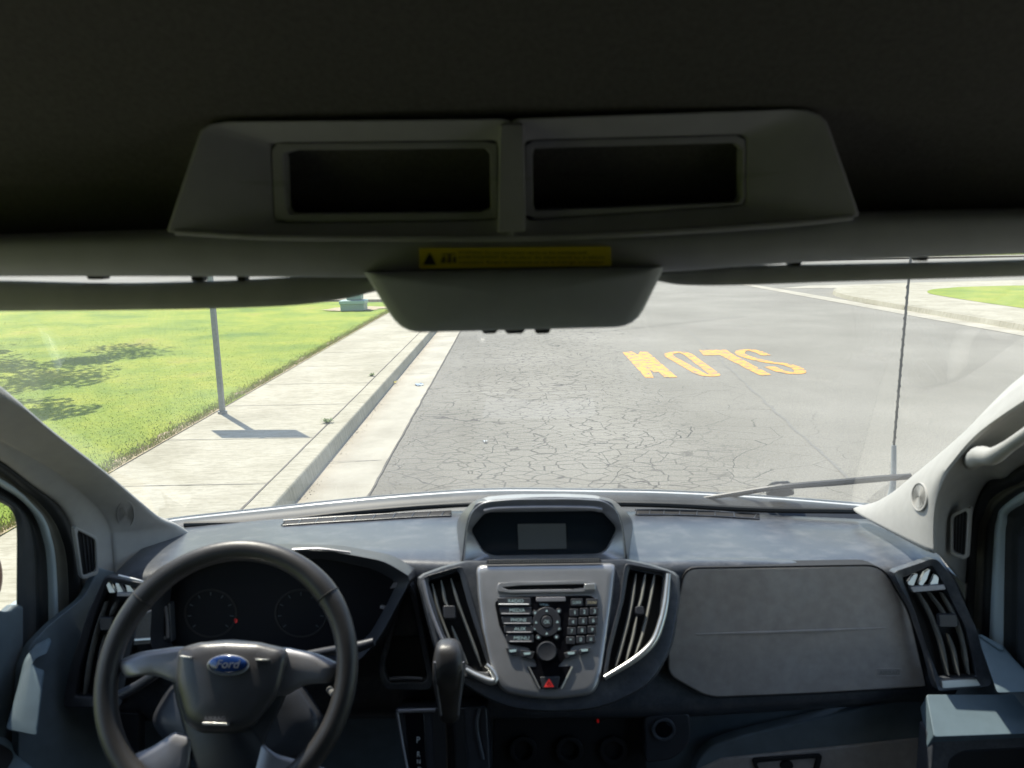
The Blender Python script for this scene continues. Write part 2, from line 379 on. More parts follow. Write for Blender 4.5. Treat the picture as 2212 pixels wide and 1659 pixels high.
        mr = n.new('ShaderNodeMapRange'); mr.inputs['From Min'].default_value = -1.86; mr.inputs['From Max'].default_value = -1.6; mr.inputs['To Min'].default_value = 0.65; mr.inputs['To Max'].default_value = 0
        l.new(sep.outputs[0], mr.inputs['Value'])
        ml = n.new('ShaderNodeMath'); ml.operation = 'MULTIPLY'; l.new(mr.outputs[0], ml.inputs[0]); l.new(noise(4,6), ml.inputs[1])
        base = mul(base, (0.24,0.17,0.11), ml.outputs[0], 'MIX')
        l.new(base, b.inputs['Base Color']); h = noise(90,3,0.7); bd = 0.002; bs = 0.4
    elif kind == 'lawn':
        g = ramp(noise(0.55,6,0.6), [(0.3,(0.105,0.19,0.006)),(0.48,(0.2,0.27,0.008)),(0.6,(0.26,0.3,0.015)),(0.75,(0.27,0.25,0.05))])
        g = mul(g, ramp(noise(26,4,0.8), [(0.3,(0.55,0.6,0.5)),(0.5,(1,1,1)),(0.75,(1.3,1.25,1.1))]), 0.8)
        g = mul(g, ramp(noise(4.5,4,0.7), [(0.35,(0.8,0.88,0.8)),(0.6,(1.08,1.05,1.0))]), 0.9)
        l.new(g, b.inputs['Base Color']); h = noise(50,4,0.8); bd = 0.02; bs = 0.8
    elif kind == 'dirt':
        g = ramp(noise(6,6,0.7), [(0.3,(0.26,0.2,0.12)),(0.6,(0.4,0.33,0.21)),(0.75,(0.2,0.24,0.07))])
        l.new(g, b.inputs['Base Color']); h = noise(60,4,0.8); bd = 0.01; bs = 0.6
    bp = n.new('ShaderNodeBump'); bp.inputs['Strength'].default_value = bs; bp.inputs['Distance'].default_value = bd
    l.new(h, bp.inputs['Height']); l.new(bp.outputs[0], b.inputs['Normal'])
    return m
M['asphalt'] = tex_ground('asphalt','asphalt'); M['concrete'] = tex_ground('concrete','concrete'); M['gutter'] = tex_ground('gutter_concrete','gutter')
M['lawn'] = tex_ground('lawn_grass','lawn'); M['dirt'] = tex_ground('dry_dirt','dirt')
M['joint'] = mat('dark_joint', (0.12,0.11,0.095), 0.9, var=0.3, scale=20)  # dark tone of the joint strips
M['roadpaint'] = mat('yellow_road_paint', (0.68,0.33,0.055), 0.7, var=0.1, scale=8, col2=(0.2,0.18,0.14), v2=1.0, s2=9)
rp = M['roadpaint'].node_tree.nodes
for nd in rp:
    if nd.type == 'VALTORGB' and nd.color_ramp.elements[0].color[0] == 0: nd.color_ramp.elements[0].position = 0.52; nd.color_ramp.elements[1].position = 0.56

def sheet(name, pts, z, m, kind='structure', parent=None, thick=0.0):
    V = [Vector((x,y,z)) for x,y in pts]; N = len(V); Fc = [tuple(range(N))]
    if thick:
        V += [Vector((x,y,z-thick)) for x,y in pts]; Fc += [tuple(range(2*N-1,N-1,-1))]+[(i,(i+1)%N,N+(i+1)%N,N+i) for i in range(N)]
    o = obj(name, V, Fc, m, parent, False)
    if kind: o['kind'] = kind
    return o
Y0, Y1 = -30, 27.0
KZ = 0.14
sheet('ground', [(-600,-600),(600,-600),(600,900),(-600,900)], -0.02, M['dirt'])
sheet('road', [(-1.24,-60),(11.05,-60),(11.05,70),(-1.24,70)], 0.0, M['asphalt'])
sheet('cross_street', [(11.06,24),(120,24),(120,70),(11.06,70)], 0.0, M['asphalt'])
# gutter and kerb profile, swept along the street
def sweep(name, prof, ys, m, bev=0.0):
    rows = [[Vector((x,y,z)) for x,z in prof] for y in ys]; V, Fc = grid(rows); o = obj(name, V, Fc, m, None, False); o['kind'] = 'structure'; return o
ys = [Y0]+[y for y in np.arange(2,Y1+12,1.0)]
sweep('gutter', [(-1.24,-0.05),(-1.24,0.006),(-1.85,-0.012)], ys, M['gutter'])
kp = [(-1.838,-0.03),(-1.843,0.0),(-1.866,KZ-0.016),(-1.874,KZ-0.004),(-1.888,KZ),(-2.072,KZ),(-2.078,KZ-0.012),(-2.08,-0.1)]
sweep('kerb', kp, ys, M['concrete'])
SWX = -3.62
sheet('sidewalk', [(-2.086,Y0),(-2.086,Y1+12),(SWX,Y1+12),(SWX,Y0)], KZ, M['concrete'], thick=0.12)
# joints: thin grooves filled with dirt
def strip(x0,y0,x1,y1,w,z,name,wob=0.004,n=14):
    a = Vector((x0,y0,0)); b = Vector((x1,y1,0)); d = (b-a).normalized(); s = Vector((-d.y,d.x,0)); L = []; R = []
    for i in range(n+1):
        p = a.lerp(b,i/n)+s*random.uniform(-wob,wob); ww = w*random.uniform(0.6,1.2)/2
        L.append(Vector((p.x+s.x*ww,p.y+s.y*ww,z))); R.append(Vector((p.x-s.x*ww,p.y-s.y*ww,z)))
    return grid([L,R])
joints = [strip(-2.09,Y,SWX,Y+0.0,0.012,KZ+0.004,'j',0.002) for Y in (5.99,7.5,9.15,10.6,12.2,13.8,15.4,17,18.6,20.2,21.8,23.4)]
V,Fc = join(joints); o = obj('sidewalk_joints', V, Fc, M['joint'], None, False); o['kind'] = 'structure'
V,Fc = join([strip(-2.08,2,-2.08,38,0.016,KZ+0.005,'k',0.003,160)]); o = obj('kerb_joint', V, Fc, M['joint'], None, False); o['kind'] = 'structure'
V,Fc = join([strip(-1.25,y,-1.84,y-0.02,0.012,0.004,'g',0.006) for y in (7.1,12.1,17.1)]+[strip(-1.24,2,-1.24,38,0.02,0.011,'g',0.006,200)]); o = obj('gutter_joints', V, Fc, M['joint'], None, False); o['kind'] = 'structure'
V,Fc = join([strip(2.95,6.2,4.3,18.5,0.035,0.004,'c',0.02,50), strip(2.2,17.5,6.5,20.5,0.03,0.004,'c',0.02,30)]); o = obj('road_seam', V, Fc, mat('tar_seam',(0.185,0.18,0.16),0.8,var=0.2), None, False); o['kind'] = 'structure'

# lawn with a gently uneven surface and ragged dry edge
def lawn_h(x, y): return 0.12+0.03*math.sin(x*0.7+1)*math.sin(y*0.5)+min(0.9,max(0,(-x-6))*0.03)
rows = [[Vector((x,y,lawn_h(x,y))) for x in [SWX+0.005]+list(np.linspace(-3.9,-30,40))] for y in list(np.linspace(-10,26.8,80))]
V,Fc = grid(rows); o = obj('lawn', V, Fc, M['lawn']); o['kind'] = 'structure'
def ragged(cx0, x1, ys, z):
    L = [Vector((cx0,y,z)) for y in ys]; R = [Vector((x1+random.uniform(-0.02,0.02)+0.035*math.sin(y*2.3)+0.03*math.sin(y*6.1+1)+0.02*math.sin(y*13.7),y,z)) for y in ys]; return grid([L,R])
V,Fc = ragged(SWX+0.01, SWX-0.09, list(np.arange(-8,26.5,0.06)), 0.149)
o = obj('dry_edge', V, Fc, M['dirt']); o['kind'] = 'structure'
dp = [(-4.9+1.0*math.cos(a)*random.uniform(0.7,1.2)+0.0, 23.5+0.8*math.sin(a)*random.uniform(0.9,1.1)) for a in np.linspace(0,2*math.pi,40)[:-1]]
sheet('bare_soil', [(min(x,SWX-0.02),y) for x,y in dp], 0.158, M['dirt'])
sheet('driveway', [(-14,27.2),(SWX-0.01,27.2),(SWX-0.01,39),(-14,39)], 0.17, M['concrete'], thick=0.3)
sheet('far_street', [(-120,39.5),(11.05,39.5),(11.05,70.1),(-120,70.1)], 0.012, M['asphalt'])
# right hand corner: gutter, kerb, corner sidewalk, lawn
def band(name, inner, outer, z, m, zin=None):
    L = catmull([(x,y,0) for x,y in inner], 8); R = catmull([(x,y,0) for x,y in outer], 8)
    V,Fc = grid([[Vector((p.x,p.y,zin if zin is not None else z)) for p in L],[Vector((p.x,p.y,z)) for p in R]]); o = obj(name, V, Fc, m, None, True); o['kind'] = 'structure'; return o
kin = [(11.35,-20),(11.35,5),(11.3,14),(11.4,22),(11.75,26.5),(13.0,29.6),(15.6,31.4),(20,32.4),(40,33),(90,33)]
kback = [(11.55,-20),(11.55,5),(11.5,14),(11.6,22),(11.95,26.3),(13.15,29.3),(15.7,31.1),(20,32.1),(40,32.7),(90,32.7)]
grs = [(13.6,-20),(13.6,5),(13.6,14),(13.8,20),(14.1,23.5),(14.7,26.2),(16.5,28.2),(20.5,29.0),(40,29.2),(90,29.2)]
band('valley_gutter', [(10.75,-20),(10.75,20),(10.78,30),(10.9,37)], [(11.36,-20),(11.36,20),(11.4,30),(11.3,37)], 0.008, M['gutter'])
band('corner_kerb_face', kin, [(x+0.03,y) for x,y in kin], 0.14, M['concrete'], zin=0.0)
band('corner_kerb', [(x+0.03,y) for x,y in kin], kback, 0.14, M['concrete'])
band('corner_sidewalk', kback, grs, 0.142, M['concrete'])
band('corner_lawn', grs, [(90,y if y<29 else 29) for x,y in grs], 0.15, M['lawn'])
sheet('concrete_apron', [(11.42,31.8),(13.4,33.4),(20,34.2),(20,33.0),(14.4,31.2)], 0.009, M['gutter'])
band('far_pavement', [(-120,70.5),(0,70.5),(120,70.5)], [(-120,74),(0,74),(120,74)], 0.15, M['concrete'])
band('far_lawn', [(-120,74.01),(0,74.01),(120,74.01)], [(-120,95),(0,95),(120,95)], 0.16, M['lawn'])

# blades of grass where the lawn is near enough to read as blades
def blades(name, n, fx, zf, hmin, hmax, mats):
    V = np.zeros((n*3,3)); k = 0
    for i in range(n):
        x, y = fx(); z = zf(x,y); a = random.uniform(0,6.28); w = random.uniform(0.003,0.006); h = random.uniform(hmin,hmax)
        dx, dy = math.cos(a)*w, math.sin(a)*w; lx, ly = random.uniform(-0.6,0.6)*h, random.uniform(-0.6,0.6)*h
        V[k] = (x-dx,y-dy,z); V[k+1] = (x+dx,y+dy,z); V[k+2] = (x+lx,y+ly,z+h); k += 3
    me = bpy.data.meshes.new(name); me.vertices.add(n*3); me.vertices.foreach_set('co', V.ravel())
    me.loops.add(n*3); me.loops.foreach_set('vertex_index', np.arange(n*3)); me.polygons.add(n)
    me.polygons.foreach_set('loop_start', np.arange(0,n*3,3)); me.polygons.foreach_set('loop_total', np.full(n,3))
    for q in mats: me.materials.append(q)
    me.polygons.foreach_set('material_index', np.random.choice(len(mats), n, p=[0.5,0.32,0.18])); me.update()
    o = bpy.data.objects.new(name, me); C.objects.link(o); return o
gm = [mat('grass_blade_green',(0.19,0.28,0.01),0.6), mat('grass_blade_bright',(0.22,0.31,0.012),0.6), mat('grass_blade_dry',(0.28,0.29,0.06),0.7)]
def fx():
    y = 4+(random.random()**1.9)*15; x = SWX-0.01-(random.random()**1.2)*(1.0+y*0.62); return x, y
o = blades('grass', 42000, fx, lawn_h, 0.006, 0.017, gm); tag(o, 'short green lawn grass beside the concrete sidewalk', 'grass', kind='stuff')

bk = [0]
def fd():
    y = 4+(random.random()**1.4)*20; return SWX-0.005-abs(random.gauss(0,0.10)), y
o = blades('dry_grass', 16000, fd, lambda x,y: 0.145, 0.012, 0.045, [gm[2], mat('straw',(0.36,0.29,0.14),0.7), gm[0]]); tag(o, 'dry straw-coloured grass fringe along the sidewalk edge', 'grass', kind='stuff')

# painted word on the road, read from the other direction
def cg(cx_, cy_): return G(1316.6+cx_*0.4048, 592.5+cy_*0.4048, 0.006)
glyphs = [
 [(70,416),(120,412),(152,430),(164,412),(204,414),(362,549),(296,550),(262,520),(240,526),(212,505),(236,551),(192,551)],
 None,
 [(478,404),(622,402),(664,430),(862,535),(814,541),(784,530),(590,430),(502,432)],
 None]
parts = [([cg(*p) for p in glyphs[0]],[tuple(range(12))]), ([cg(*p) for p in glyphs[2]],[tuple(range(8))])]
def stroke(cp, w, closed=False):
    c = catmull([(x,y,0) for x,y in cp], 6, closed); L, R = [], []; N = len(c)
    for i,p in enumerate(c):
        a = c[(i-1)%N] if closed else c[max(0,i-1)]; b = c[(i+1)%N] if closed else c[min(N-1,i+1)]
        g0 = cg(p.x,p.y); t = (cg(b.x,b.y)-cg(a.x,a.y)).normalized(); s = Vector((-t.y,t.x,0))
        L.append(g0+s*w/2); R.append(g0-s*w/2)
    V, Fc = grid([L,R])
    if closed: Fc.append((N-1,0,N,2*N-1))
    return V, Fc
parts.append(stroke([(318,425),(365,415),(415,425),(470,465),(545,520),(560,538),(500,535),(440,505),(370,465),(325,440)], 0.165, True))
parts.append(stroke([(835,432),(790,412),(745,403),(705,408),(700,425),(760,448),(850,468),(940,480),(1000,500),(1018,520),(985,527),(920,518),(852,492)], 0.18))
V,Fc = join(parts); o = obj('road_marking', V, Fc, M['roadpaint'], None, False)
tag(o, 'worn yellow word SLOW painted upside down on the asphalt', 'road marking')

# street sign: post in the sidewalk edge, plate above the windshield view
def make_sign():
    b = G(481,893,KZ); root = empty('street_sign', b)
    tag(root, 'slim grey steel sign post standing at the lawn edge of the sidewalk', 'sign post')
    m = mat('galvanised_steel',(0.2,0.22,0.22),0.5,metal=0.4,var=0.15)
    V,Fc = box_geo((-0.028,-0.028,0),(0.028,0.028,2.48)); o = obj('post', V, Fc, m, root, True, 0.004)
    V,Fc = tube_geo([(0,0,0),(0,0,0.03)],0.055); obj('base_collar', V, Fc, m, root)
    V = [Vector(p) for p in ((-0.47,0.02,1.88),(-0.1,0.01,1.88),(0.47,-0.02,1.88),(0.47,-0.02,2.6),(0.1,0,2.6),(-0.47,0.02,2.6))]
    V = [v+Vector((0,0.045,0)) for v in V]
    pl = obj('sign_plate', V, [(0,1,2,3,4,5)], mat('sign_back',(0.4,0.4,0.4),0.4,metal=0.5), root, False, solid=0.004)
make_sign()

# green utility cabinet
def make_box():
    root = empty('utility_cabinet', (-4.85,23.0,0.15)); tag(root, 'pale green metal utility cabinet on a wider base in a bare soil patch', 'utility box')
    m = mat('cabinet_green',(0.19,0.3,0.24),0.5,var=0.08); m2 = mat('cabinet_base_green',(0.26,0.4,0.34),0.5,var=0.08)
    V,Fc = box_geo((-0.36,-0.3,0),(0.36,0.3,0.2)); obj('base', V, Fc, m, root, True, 0.01)
    V,Fc = box_geo((-0.39,-0.33,0.2),(0.39,0.34,0.31)); obj('flange', V, Fc, m2, root, True, 0.02)
    V,Fc = box_geo((-0.2,-0.1,0.32),(0.24,0.36,1.0)); obj('cabinet', V, Fc, m, root, True, 0.015)
    V,Fc = box_geo((-0.23,-0.13,1.0),(0.27,0.39,1.05)); obj('lid', V, Fc, m2, root, True, 0.01)
make_box()

# grit and crumbs caught along the gutter and the edge of the asphalt
gv, gf = [], []
for k in range(900):
    y = 5+random.random()**1.5*14; x = random.choice((-1.82+abs(random.gauss(0,0.05)), -1.2+abs(random.gauss(0,0.09)), random.uniform(-1.8,2.5))); s0 = random.uniform(0.003,0.008)
    a = random.uniform(0,6.28); z = 0.0 if x > -1.24 else -0.01; i = len(gv)
    for q in range(4): gv.append(Vector((x+math.cos(a+q*1.57)*s0*random.uniform(0.6,1.3), y+math.sin(a+q*1.57)*s0*random.uniform(0.6,1.3), z)))
    gv.append(Vector((x,y,z+s0))); gf += [(i,i+1,i+4),(i+1,i+2,i+4),(i+2,i+3,i+4),(i+3,i,i+4)]
o = obj('grit', gv, gf, mat('grit_grey',(0.16,0.135,0.1),0.8,var=0.5,scale=3), None, False); tag(o, 'loose grit scattered along the gutter and road edge', 'grit', kind='stuff')

# litter and weeds
def scrap(name, px, py, z, r, m, label, cat, seed, asp=0.5):
    rs = random.Random(seed); c = G(px,py,z); n = 14; V = [Vector((0,0,0.012))]
    for k in range(n):
        a = 2*math.pi*k/n; q = r*rs.uniform(0.6,1.1); V.append(Vector((q*math.cos(a), q*asp*2*math.sin(a), rs.uniform(0.004,0.03))))
    Fc = [(0,1+k,1+(k+1)%n) for k in range(n)]; o = obj(name, V, Fc, m, None, False, solid=0.003); o.location = c; tag(o, label, cat); return o
scrap('plastic_scrap', 906, 832, 0.0, 0.075, mat('grey_film',(0.3,0.36,0.42),0.35,var=0.2), 'crumpled blue-grey plastic scrap lying in the concrete gutter', 'litter', 3, 0.7)
scrap('dry_leaf', 853, 827, 0.0, 0.035, mat('leaf_yellow',(0.5,0.42,0.08),0.6,var=0.2), 'small yellow leaf at the foot of the kerb', 'leaf', 5)
scrap('paper_scrap', 1048, 956, 0.004, 0.032, mat('white_paper',(0.8,0.8,0.78),0.6), 'small white paper scrap on the cracked asphalt', 'litter', 8, 0.45)
scrap('bark_chip', 911, 1359-0, 0.0, 0.02, mat('rust_chip',(0.35,0.14,0.06),0.7), 'rust coloured chip on the asphalt near the bumper', 'litter', 9) if False else None
def weed(px, py, s, label, seed):
    rs = random.Random(seed); V, Fc = [], []
    for k in range(46):
        a = rs.uniform(0,6.28); L = s*rs.uniform(0.5,1.1); w = 0.006; d = Vector((math.cos(a),math.sin(a)*0.8,0)); sd_ = Vector((-d.y,d.x,0))*w
        b = Vector((rs.uniform(-0.02,0.02),rs.uniform(-0.02,0.02),0)); up = Vector((0,0,L*rs.uniform(0.2,0.8)))
        i = len(V); V += [b-sd_, b+sd_, b+d*L*0.6+up+sd_, b+d*L*0.6+up-sd_, b+d*L+up*0.6]; Fc += [(i,i+1,i+2,i+3),(i+3,i+2,i+4)]
    o = obj('weed', V, Fc, mat('weed_leaf',(0.12,0.2,0.03),0.6), None, False); o.location = G(px,py,KZ+0.003); tag(o, label, 'weed', 'weeds in the kerb joint')
weed(706, 913, 0.09, 'larger green weed tuft in the kerb joint near the sign shadow', 1)
weed(803, 812, 0.06, 'smaller far weed tuft growing in the kerb joint', 2)

# the tree left of the view that shades the lawn
def make_tree(x, y, label):
    root = empty('shade_tree', (x,y,0.1)); tag(root, label, 'tree')
    bark = mat('bark',(0.12,0.09,0.065),0.9,var=0.3,scale=8,bump=0.8,bscale=20,bdist=0.02)
    parts = [tube_geo([(0,0,0),(0.05,0,1.2),(0,0.1,2.6),(0.1,0,3.8),(0.1,0.1,5.2)],[0.24,0.18,0.15,0.11,0.05])]
    for k in range(9):
        a = k*2.4; h = 2.2+k*0.3; parts.append(tube_geo([(0,0,h),(math.cos(a)*0.8,math.sin(a)*0.8,h+0.6),(math.cos(a)*2.6+0.8,math.sin(a)*2.2,h+1.2)],[0.08,0.05,0.015],8))
    V,Fc = join(parts); obj('trunk', V, Fc, bark, root)
    rs = random.Random(4); cl = [(rs.uniform(-2.5,4.4),rs.uniform(-2.9,3.6),rs.uniform(3.4,6.2),rs.uniform(0.35,0.9)) for _ in range(74)]+[(rs.uniform(3.2,5.6),rs.uniform(-4.3,-1.8),rs.uniform(4.2,5.4),rs.uniform(0.3,0.7)) for _ in range(16)]
    n = 20000; V = []; Fc = []
    for i in range(n):
        c = rs.choice(cl); d = Vector((rs.gauss(0,1),rs.gauss(0,1),rs.gauss(0,0.7))); d = d.normalized()*c[3]*rs.random()**0.4
        p = Vector(c[:3])+d; a = Vector((rs.gauss(0,1),rs.gauss(0,1),rs.gauss(0,1))).normalized(); b = a.orthogonal().normalized(); s = rs.uniform(0.05,0.1)
        k = len(V); V += [p-a*s, p+b*s*0.5, p+a*s, p-b*s*0.5]; Fc.append((k,k+1,k+2,k+3))
    me = bpy.data.meshes.new('crown'); me.from_pydata([tuple(v) for v in V],[],Fc)
    for q in (mat('leaf_green',(0.06,0.11,0.025),0.5,var=0.3), mat('leaf_light',(0.1,0.16,0.04),0.5)): me.materials.append(q)
    for p in me.polygons: p.material_index = int(rs.random()<0.35)
    o = bpy.data.objects.new('crown', me); C.objects.link(o); o.parent = root
make_tree(-12.9, 13.4, 'leafy tree on the lawn whose shadow falls across the grass, just left of the view')

# ================================================================== THE VAN
van = empty('van', (0,0,0)); tag(van, 'white high-roof van seen from inside its cab, parked beside the kerb', 'van')
v = van
def part(*a, **k): return obj(*a, **k)

# ---- body shell around the camera (white outside, dark inside)
zb = lambda d: H+d
shell = [box_geo((-1.03,-3.6,zb(0.62)),(1.03,0.75,zb(0.68))), box_geo((-1.03,-3.6,0.55),(-0.985,0.2,zb(0.62))), box_geo((0.985,-3.6,0.55),(1.03,0.2,zb(0.62))),
         box_geo((-1.03,-3.66,0.5),(1.03,-3.6,zb(0.68))), box_geo((-1.03,0.2,zb(-0.02)),(-0.985,0.8,zb(0.62))), box_geo((0.985,0.2,zb(-0.02)),(1.03,0.8,zb(0.62)))]
V,Fc = join(shell); obj('body', V, Fc, M['white'], v, False)
# sloping roof front above the windshield
V,Fc = grid([[Vector((x,0.75,zb(0.66))) for x in np.linspace(-1.03,1.03,9)],[Vector((x,0.95-0.1*(x/1.03)**2,zb(0.4))) for x in np.linspace(-1.03,1.03,9)],[Vector((x,0.98-0.1*(x/1.03)**2,zb(0.12))) for x in np.linspace(-1.03,1.03,9)],[Vector((x,0.86-0.05*(x/1.03)**2,zb(0.03))) for x in np.linspace(-1.03,1.03,9)]])
obj('roof_front', V, Fc, M['white'], v, True, solid=0.01)
V,Fc = join([box_geo((-0.985,-3.6,0.5),(0.985,1.75,0.56))]); obj('floor_mat', V, Fc, M['carpet'], v, False)
# inner lining behind and over the camera
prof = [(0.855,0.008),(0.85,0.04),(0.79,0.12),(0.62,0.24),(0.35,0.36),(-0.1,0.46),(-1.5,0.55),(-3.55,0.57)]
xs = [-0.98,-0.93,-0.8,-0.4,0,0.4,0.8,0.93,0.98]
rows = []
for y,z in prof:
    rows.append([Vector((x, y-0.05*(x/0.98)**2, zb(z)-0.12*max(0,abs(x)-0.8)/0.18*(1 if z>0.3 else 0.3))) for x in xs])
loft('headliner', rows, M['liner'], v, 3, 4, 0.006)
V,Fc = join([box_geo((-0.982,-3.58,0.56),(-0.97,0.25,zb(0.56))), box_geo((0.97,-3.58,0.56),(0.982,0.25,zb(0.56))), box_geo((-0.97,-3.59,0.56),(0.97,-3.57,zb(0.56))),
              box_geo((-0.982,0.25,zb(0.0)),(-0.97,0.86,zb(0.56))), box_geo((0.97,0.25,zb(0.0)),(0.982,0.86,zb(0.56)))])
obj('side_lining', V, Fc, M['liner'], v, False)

# ---- header trim over the windshield
HY = 0.80
top = [(-220,520),(0,516),(360,506),(560,512),(800,514),(1110,513),(1400,508),(1700,488),(1860,468),(2212,459),(2430,452)]
bot = [(-220,598),(0,595),(360,595),(600,596),(790,597),(1110,594),(1430,585),(1600,574),(1800,561),(2212,547),(2430,541)]
rows = [[P(x,y-8,HY+0.05) for x,y in top],[P(x,y,HY-0.005) for x,y in top],[P(x,y+(b[1]-y)*0.45,HY-0.012) for (x,y),b in zip(top,bot)],[P(x,y-10,HY-0.004) for x,y in bot],[P(x,y-1,HY+0.012) for x,y in bot],[P(x,y-10,HY+0.06) for x,y in bot]]
hdr = loft('header_trim', rows, M['header'], v, 5, 4, 0.003)
hp = Plane(P(1110,555,HY-0.016), Vector((0,-1,0.12)))
lab = plate('warning_label', rnd([(905,536),(1319,532),(1321,574),(906,580)],3), hp, 0.004, 0.002, M['yellow'], hdr, 0.0)
geo = [([hp.at(x,y,0.0047) for x,y in ((928,545),(942,572),(914,572))],[(0,1,2)])]
obj('warning_symbol', *geo[0], M['ink'], hdr, False)
sym = [([hp.at(x,y,0.0047) for x,y in q],[tuple(range(len(q)))]) for q in ([(952,568),(955,556),(962,552),(962,568)],[(966,568),(968,550),(974,550),(976,568)],[(979,568),(979,554),(985,554),(986,568)],[(950,551),(958,548),(984,547),(984,549)])]
lines = [('WARNING: Do not place heavy objects on this overhead shelf', 990, 1268, 545.5), ('AVERTISSEMENT: Ne pas placer des objets lourds sur la tablette', 990, 1306, 555.5), ('superieure. Risque de blessures en cas de freinage ou collision', 990, 1304, 566)]
tx = [ptext(s,(a+b)/2,y,b-a,hp,0.0047,6.5) for s,a,b,y in lines]
V,Fc = join(sym+tx); obj('warning_text', V, Fc, M['ink2'], hdr, False)

# ---- overhead shelf with two openings
SP = Plane(P(1110,380,0.775), Vector((0,-1,-0.12)))
outer = rnd([(352,508),(432,272),(470,262),(1110,256),(1740,234),(1785,252),(1862,466),(1700,492),(1110,522),(560,518)],[4,40,20,0,30,40,4,0,0,0])
Lh = rnd([(583,308),(1076,303),(1078,476),(592,482)],8); Rh = rnd([(1132,303),(1612,290),(1612,444),(1132,476)],8)
# face split down the divider so that each half is a ring round its opening
halfL = rnd([(356,506),(434,272),(470,262),(1104,256),(1104,521),(560,517)],[4,40,20,0,0,0]); halfR = rnd([(1104,256),(1740,234),(1785,252),(1860,467),(1700,491),(1104,521)],[0,30,40,4,0,0])
shelf = ring('overhead_shelf', halfL, Lh, SP, 0.0, -0.03, M['shelf'], v, n=140, bevel=0.004, tin=-0.018)
sh2 = ring('overhead_shelf', halfR, Rh, SP, 0.0, -0.03, M['shelf'], v, n=140, bevel=0.004, tin=-0.018)
sh2.name = 'overhead_shelf'
def binbox(name, hole, inner, parent):
    ring('opening_frame', hole, inner, SP, -0.0185, -0.04, M['shelf'], parent, bevel=0.0012)
    N = len(inner); a = [SP.at(x,y,-0.03) for x,y in inner]; c = sum(a,Vector())/N; b = [q+SP.n*-0.16 for q in a]
    obj('storage_bin', a+b, [tuple(range(2*N-1,N-1,-1))]+[(i,(i+1)%N,N+(i+1)%N,N+i) for i in range(N)], M['matblack'], parent, False)
binbox('l', rnd([(586,310),(1074,305),(1076,474),(594,480)],8), rnd([(612,324),(1058,320),(1060,459),(618,463)],7), shelf)
binbox('r', rnd([(1134,305),(1610,292),(1610,442),(1134,474)],8), rnd([(1150,320),(1604,308),(1604,438),(1152,456)],7), sh2)
dv_ = plate('shelf_divider', rnd([(1080,268),(1132,267),(1136,500),(1074,502)],6), SP, 0.0012, -0.012, M['shelf'], v, 0.003, seg=4)
# moulded shelf lip just under the openings
tube('shelf_lip', [SP.at(x,y,-0.004) for x,y in ((380,500),(560,511),(800,514),(1110,514),(1400,503),(1700,483),(1840,468))], 0.004, M['shelf'], v, 10, 5)

# ---- sun visors, folded up and seen nearly edge on
def visor(pts, label):
    c = catmull([Vector((x,t,b)) for x,t,b,_ in pts], 5); d = catmull([Vector((q[3],0,0)) for q in pts], 5)
    rows = []
    for q, yy in zip(c,d):
        Y = yy.x; t = P(q.x,q.y,Y); b = P(q.x,q.z,Y); m_ = (t+b)/2; h = (t-b).length/2; ring_ = []
        for k in range(16):
            a = 2*math.pi*k/16; ca, sa = math.cos(a), math.sin(a)
            ring_.append(m_+Vector((0, -0.016*math.copysign(abs(ca)**0.7,ca), h*math.copysign(abs(sa)**0.8,sa))))
        rows.append(ring_)
    V,Fc = grid(rows, True); n = 16; Fc += [tuple(range(n-1,-1,-1)), tuple((len(rows)-1)*n+k for k in range(n))]
    o = obj('sun_visor', V, Fc, M['visor'], v); o['label'] = label; return o
vl = visor([(-230,606,675,0.85),(0,606,672,0.85),(250,611,670,0.85),(480,606,666,0.85),(640,598,659,0.85),(740,597,646,0.85),(800,597,632,0.85),(860,598,618,0.85)], 'driver side sun visor folded up')
vr = visor([(1380,590,600,0.85),(1430,584,609,0.85),(1480,580,616,0.85),(1600,574,616,0.85),(1800,570,609,0.85),(2000,566,603,0.85),(2212,560,597,0.85),(2430,552,588,0.85)], 'passenger side sun visor folded up')
def clip(px, py, par, w=18, h=10):
    q = Plane(P(px,py,0.845), Vector((0,-1,0))); plate('visor_clip', rnd([(px-w,py-h),(px+w,py-h),(px+w*0.8,py+h),(px-w*0.8,py+h)],4), q, 0.006, -0.01, M['matblack'], par, 0.001)
clip(205,598,vl,20,6); clip(425,600,vl,14,8); clip(520,600,vl,10,7); clip(1995,556,vr,12,8); clip(1720,565,vr,14,8); clip(1560,573,vr,30,8)

# ---- mirror housing hanging under the header
MP = Plane(P(1110,650,0.78), Vector((0,-1,-0.25)))
op = rnd([(786,588),(1436,576),(1372,706),(868,719)],[0,0,44,44],8)
def dome(name, px, plane, layers, m, parent, autos=60):
    """stack of outlines (scale about centre, height) closed by the last one"""
    c = Vector((sum(p[0] for p in px)/len(px), sum(p[1] for p in px)/len(px))); N = len(px); rows = []
    for s,t in layers: rows.append([plane.at(c.x+(x-c.x)*s, c.y+(y-c.y)*s, t) for x,y in px])
    V,Fc = grid(rows, True); Fc += [tuple(range(N)), tuple((len(rows)-1)*N+k for k in range(N-1,-1,-1))]
    return obj(name, V, Fc, m, parent, True, autos=autos)
pod = dome('mirror_housing', resample(op,80), MP, [(0.97,-0.06),(1.0,-0.035),(1.0,-0.008),(0.994,-0.002),(0.975,0.002),(0.9,0.006),(0.6,0.010),(0.2,0.012)], M['pod'], v)
for x,w in ((1058,19),(1112,24),(1172,19)):
    q = Plane(P(x,722,0.80), Vector((0,-1,0))); plate('map_light_button', rnd([(x-w,712),(x+w,711),(x+w*0.7,720.5),(x-w*0.7,721.5)],5), q, 0.0, -0.02, M['dash'], pod, 0.001)

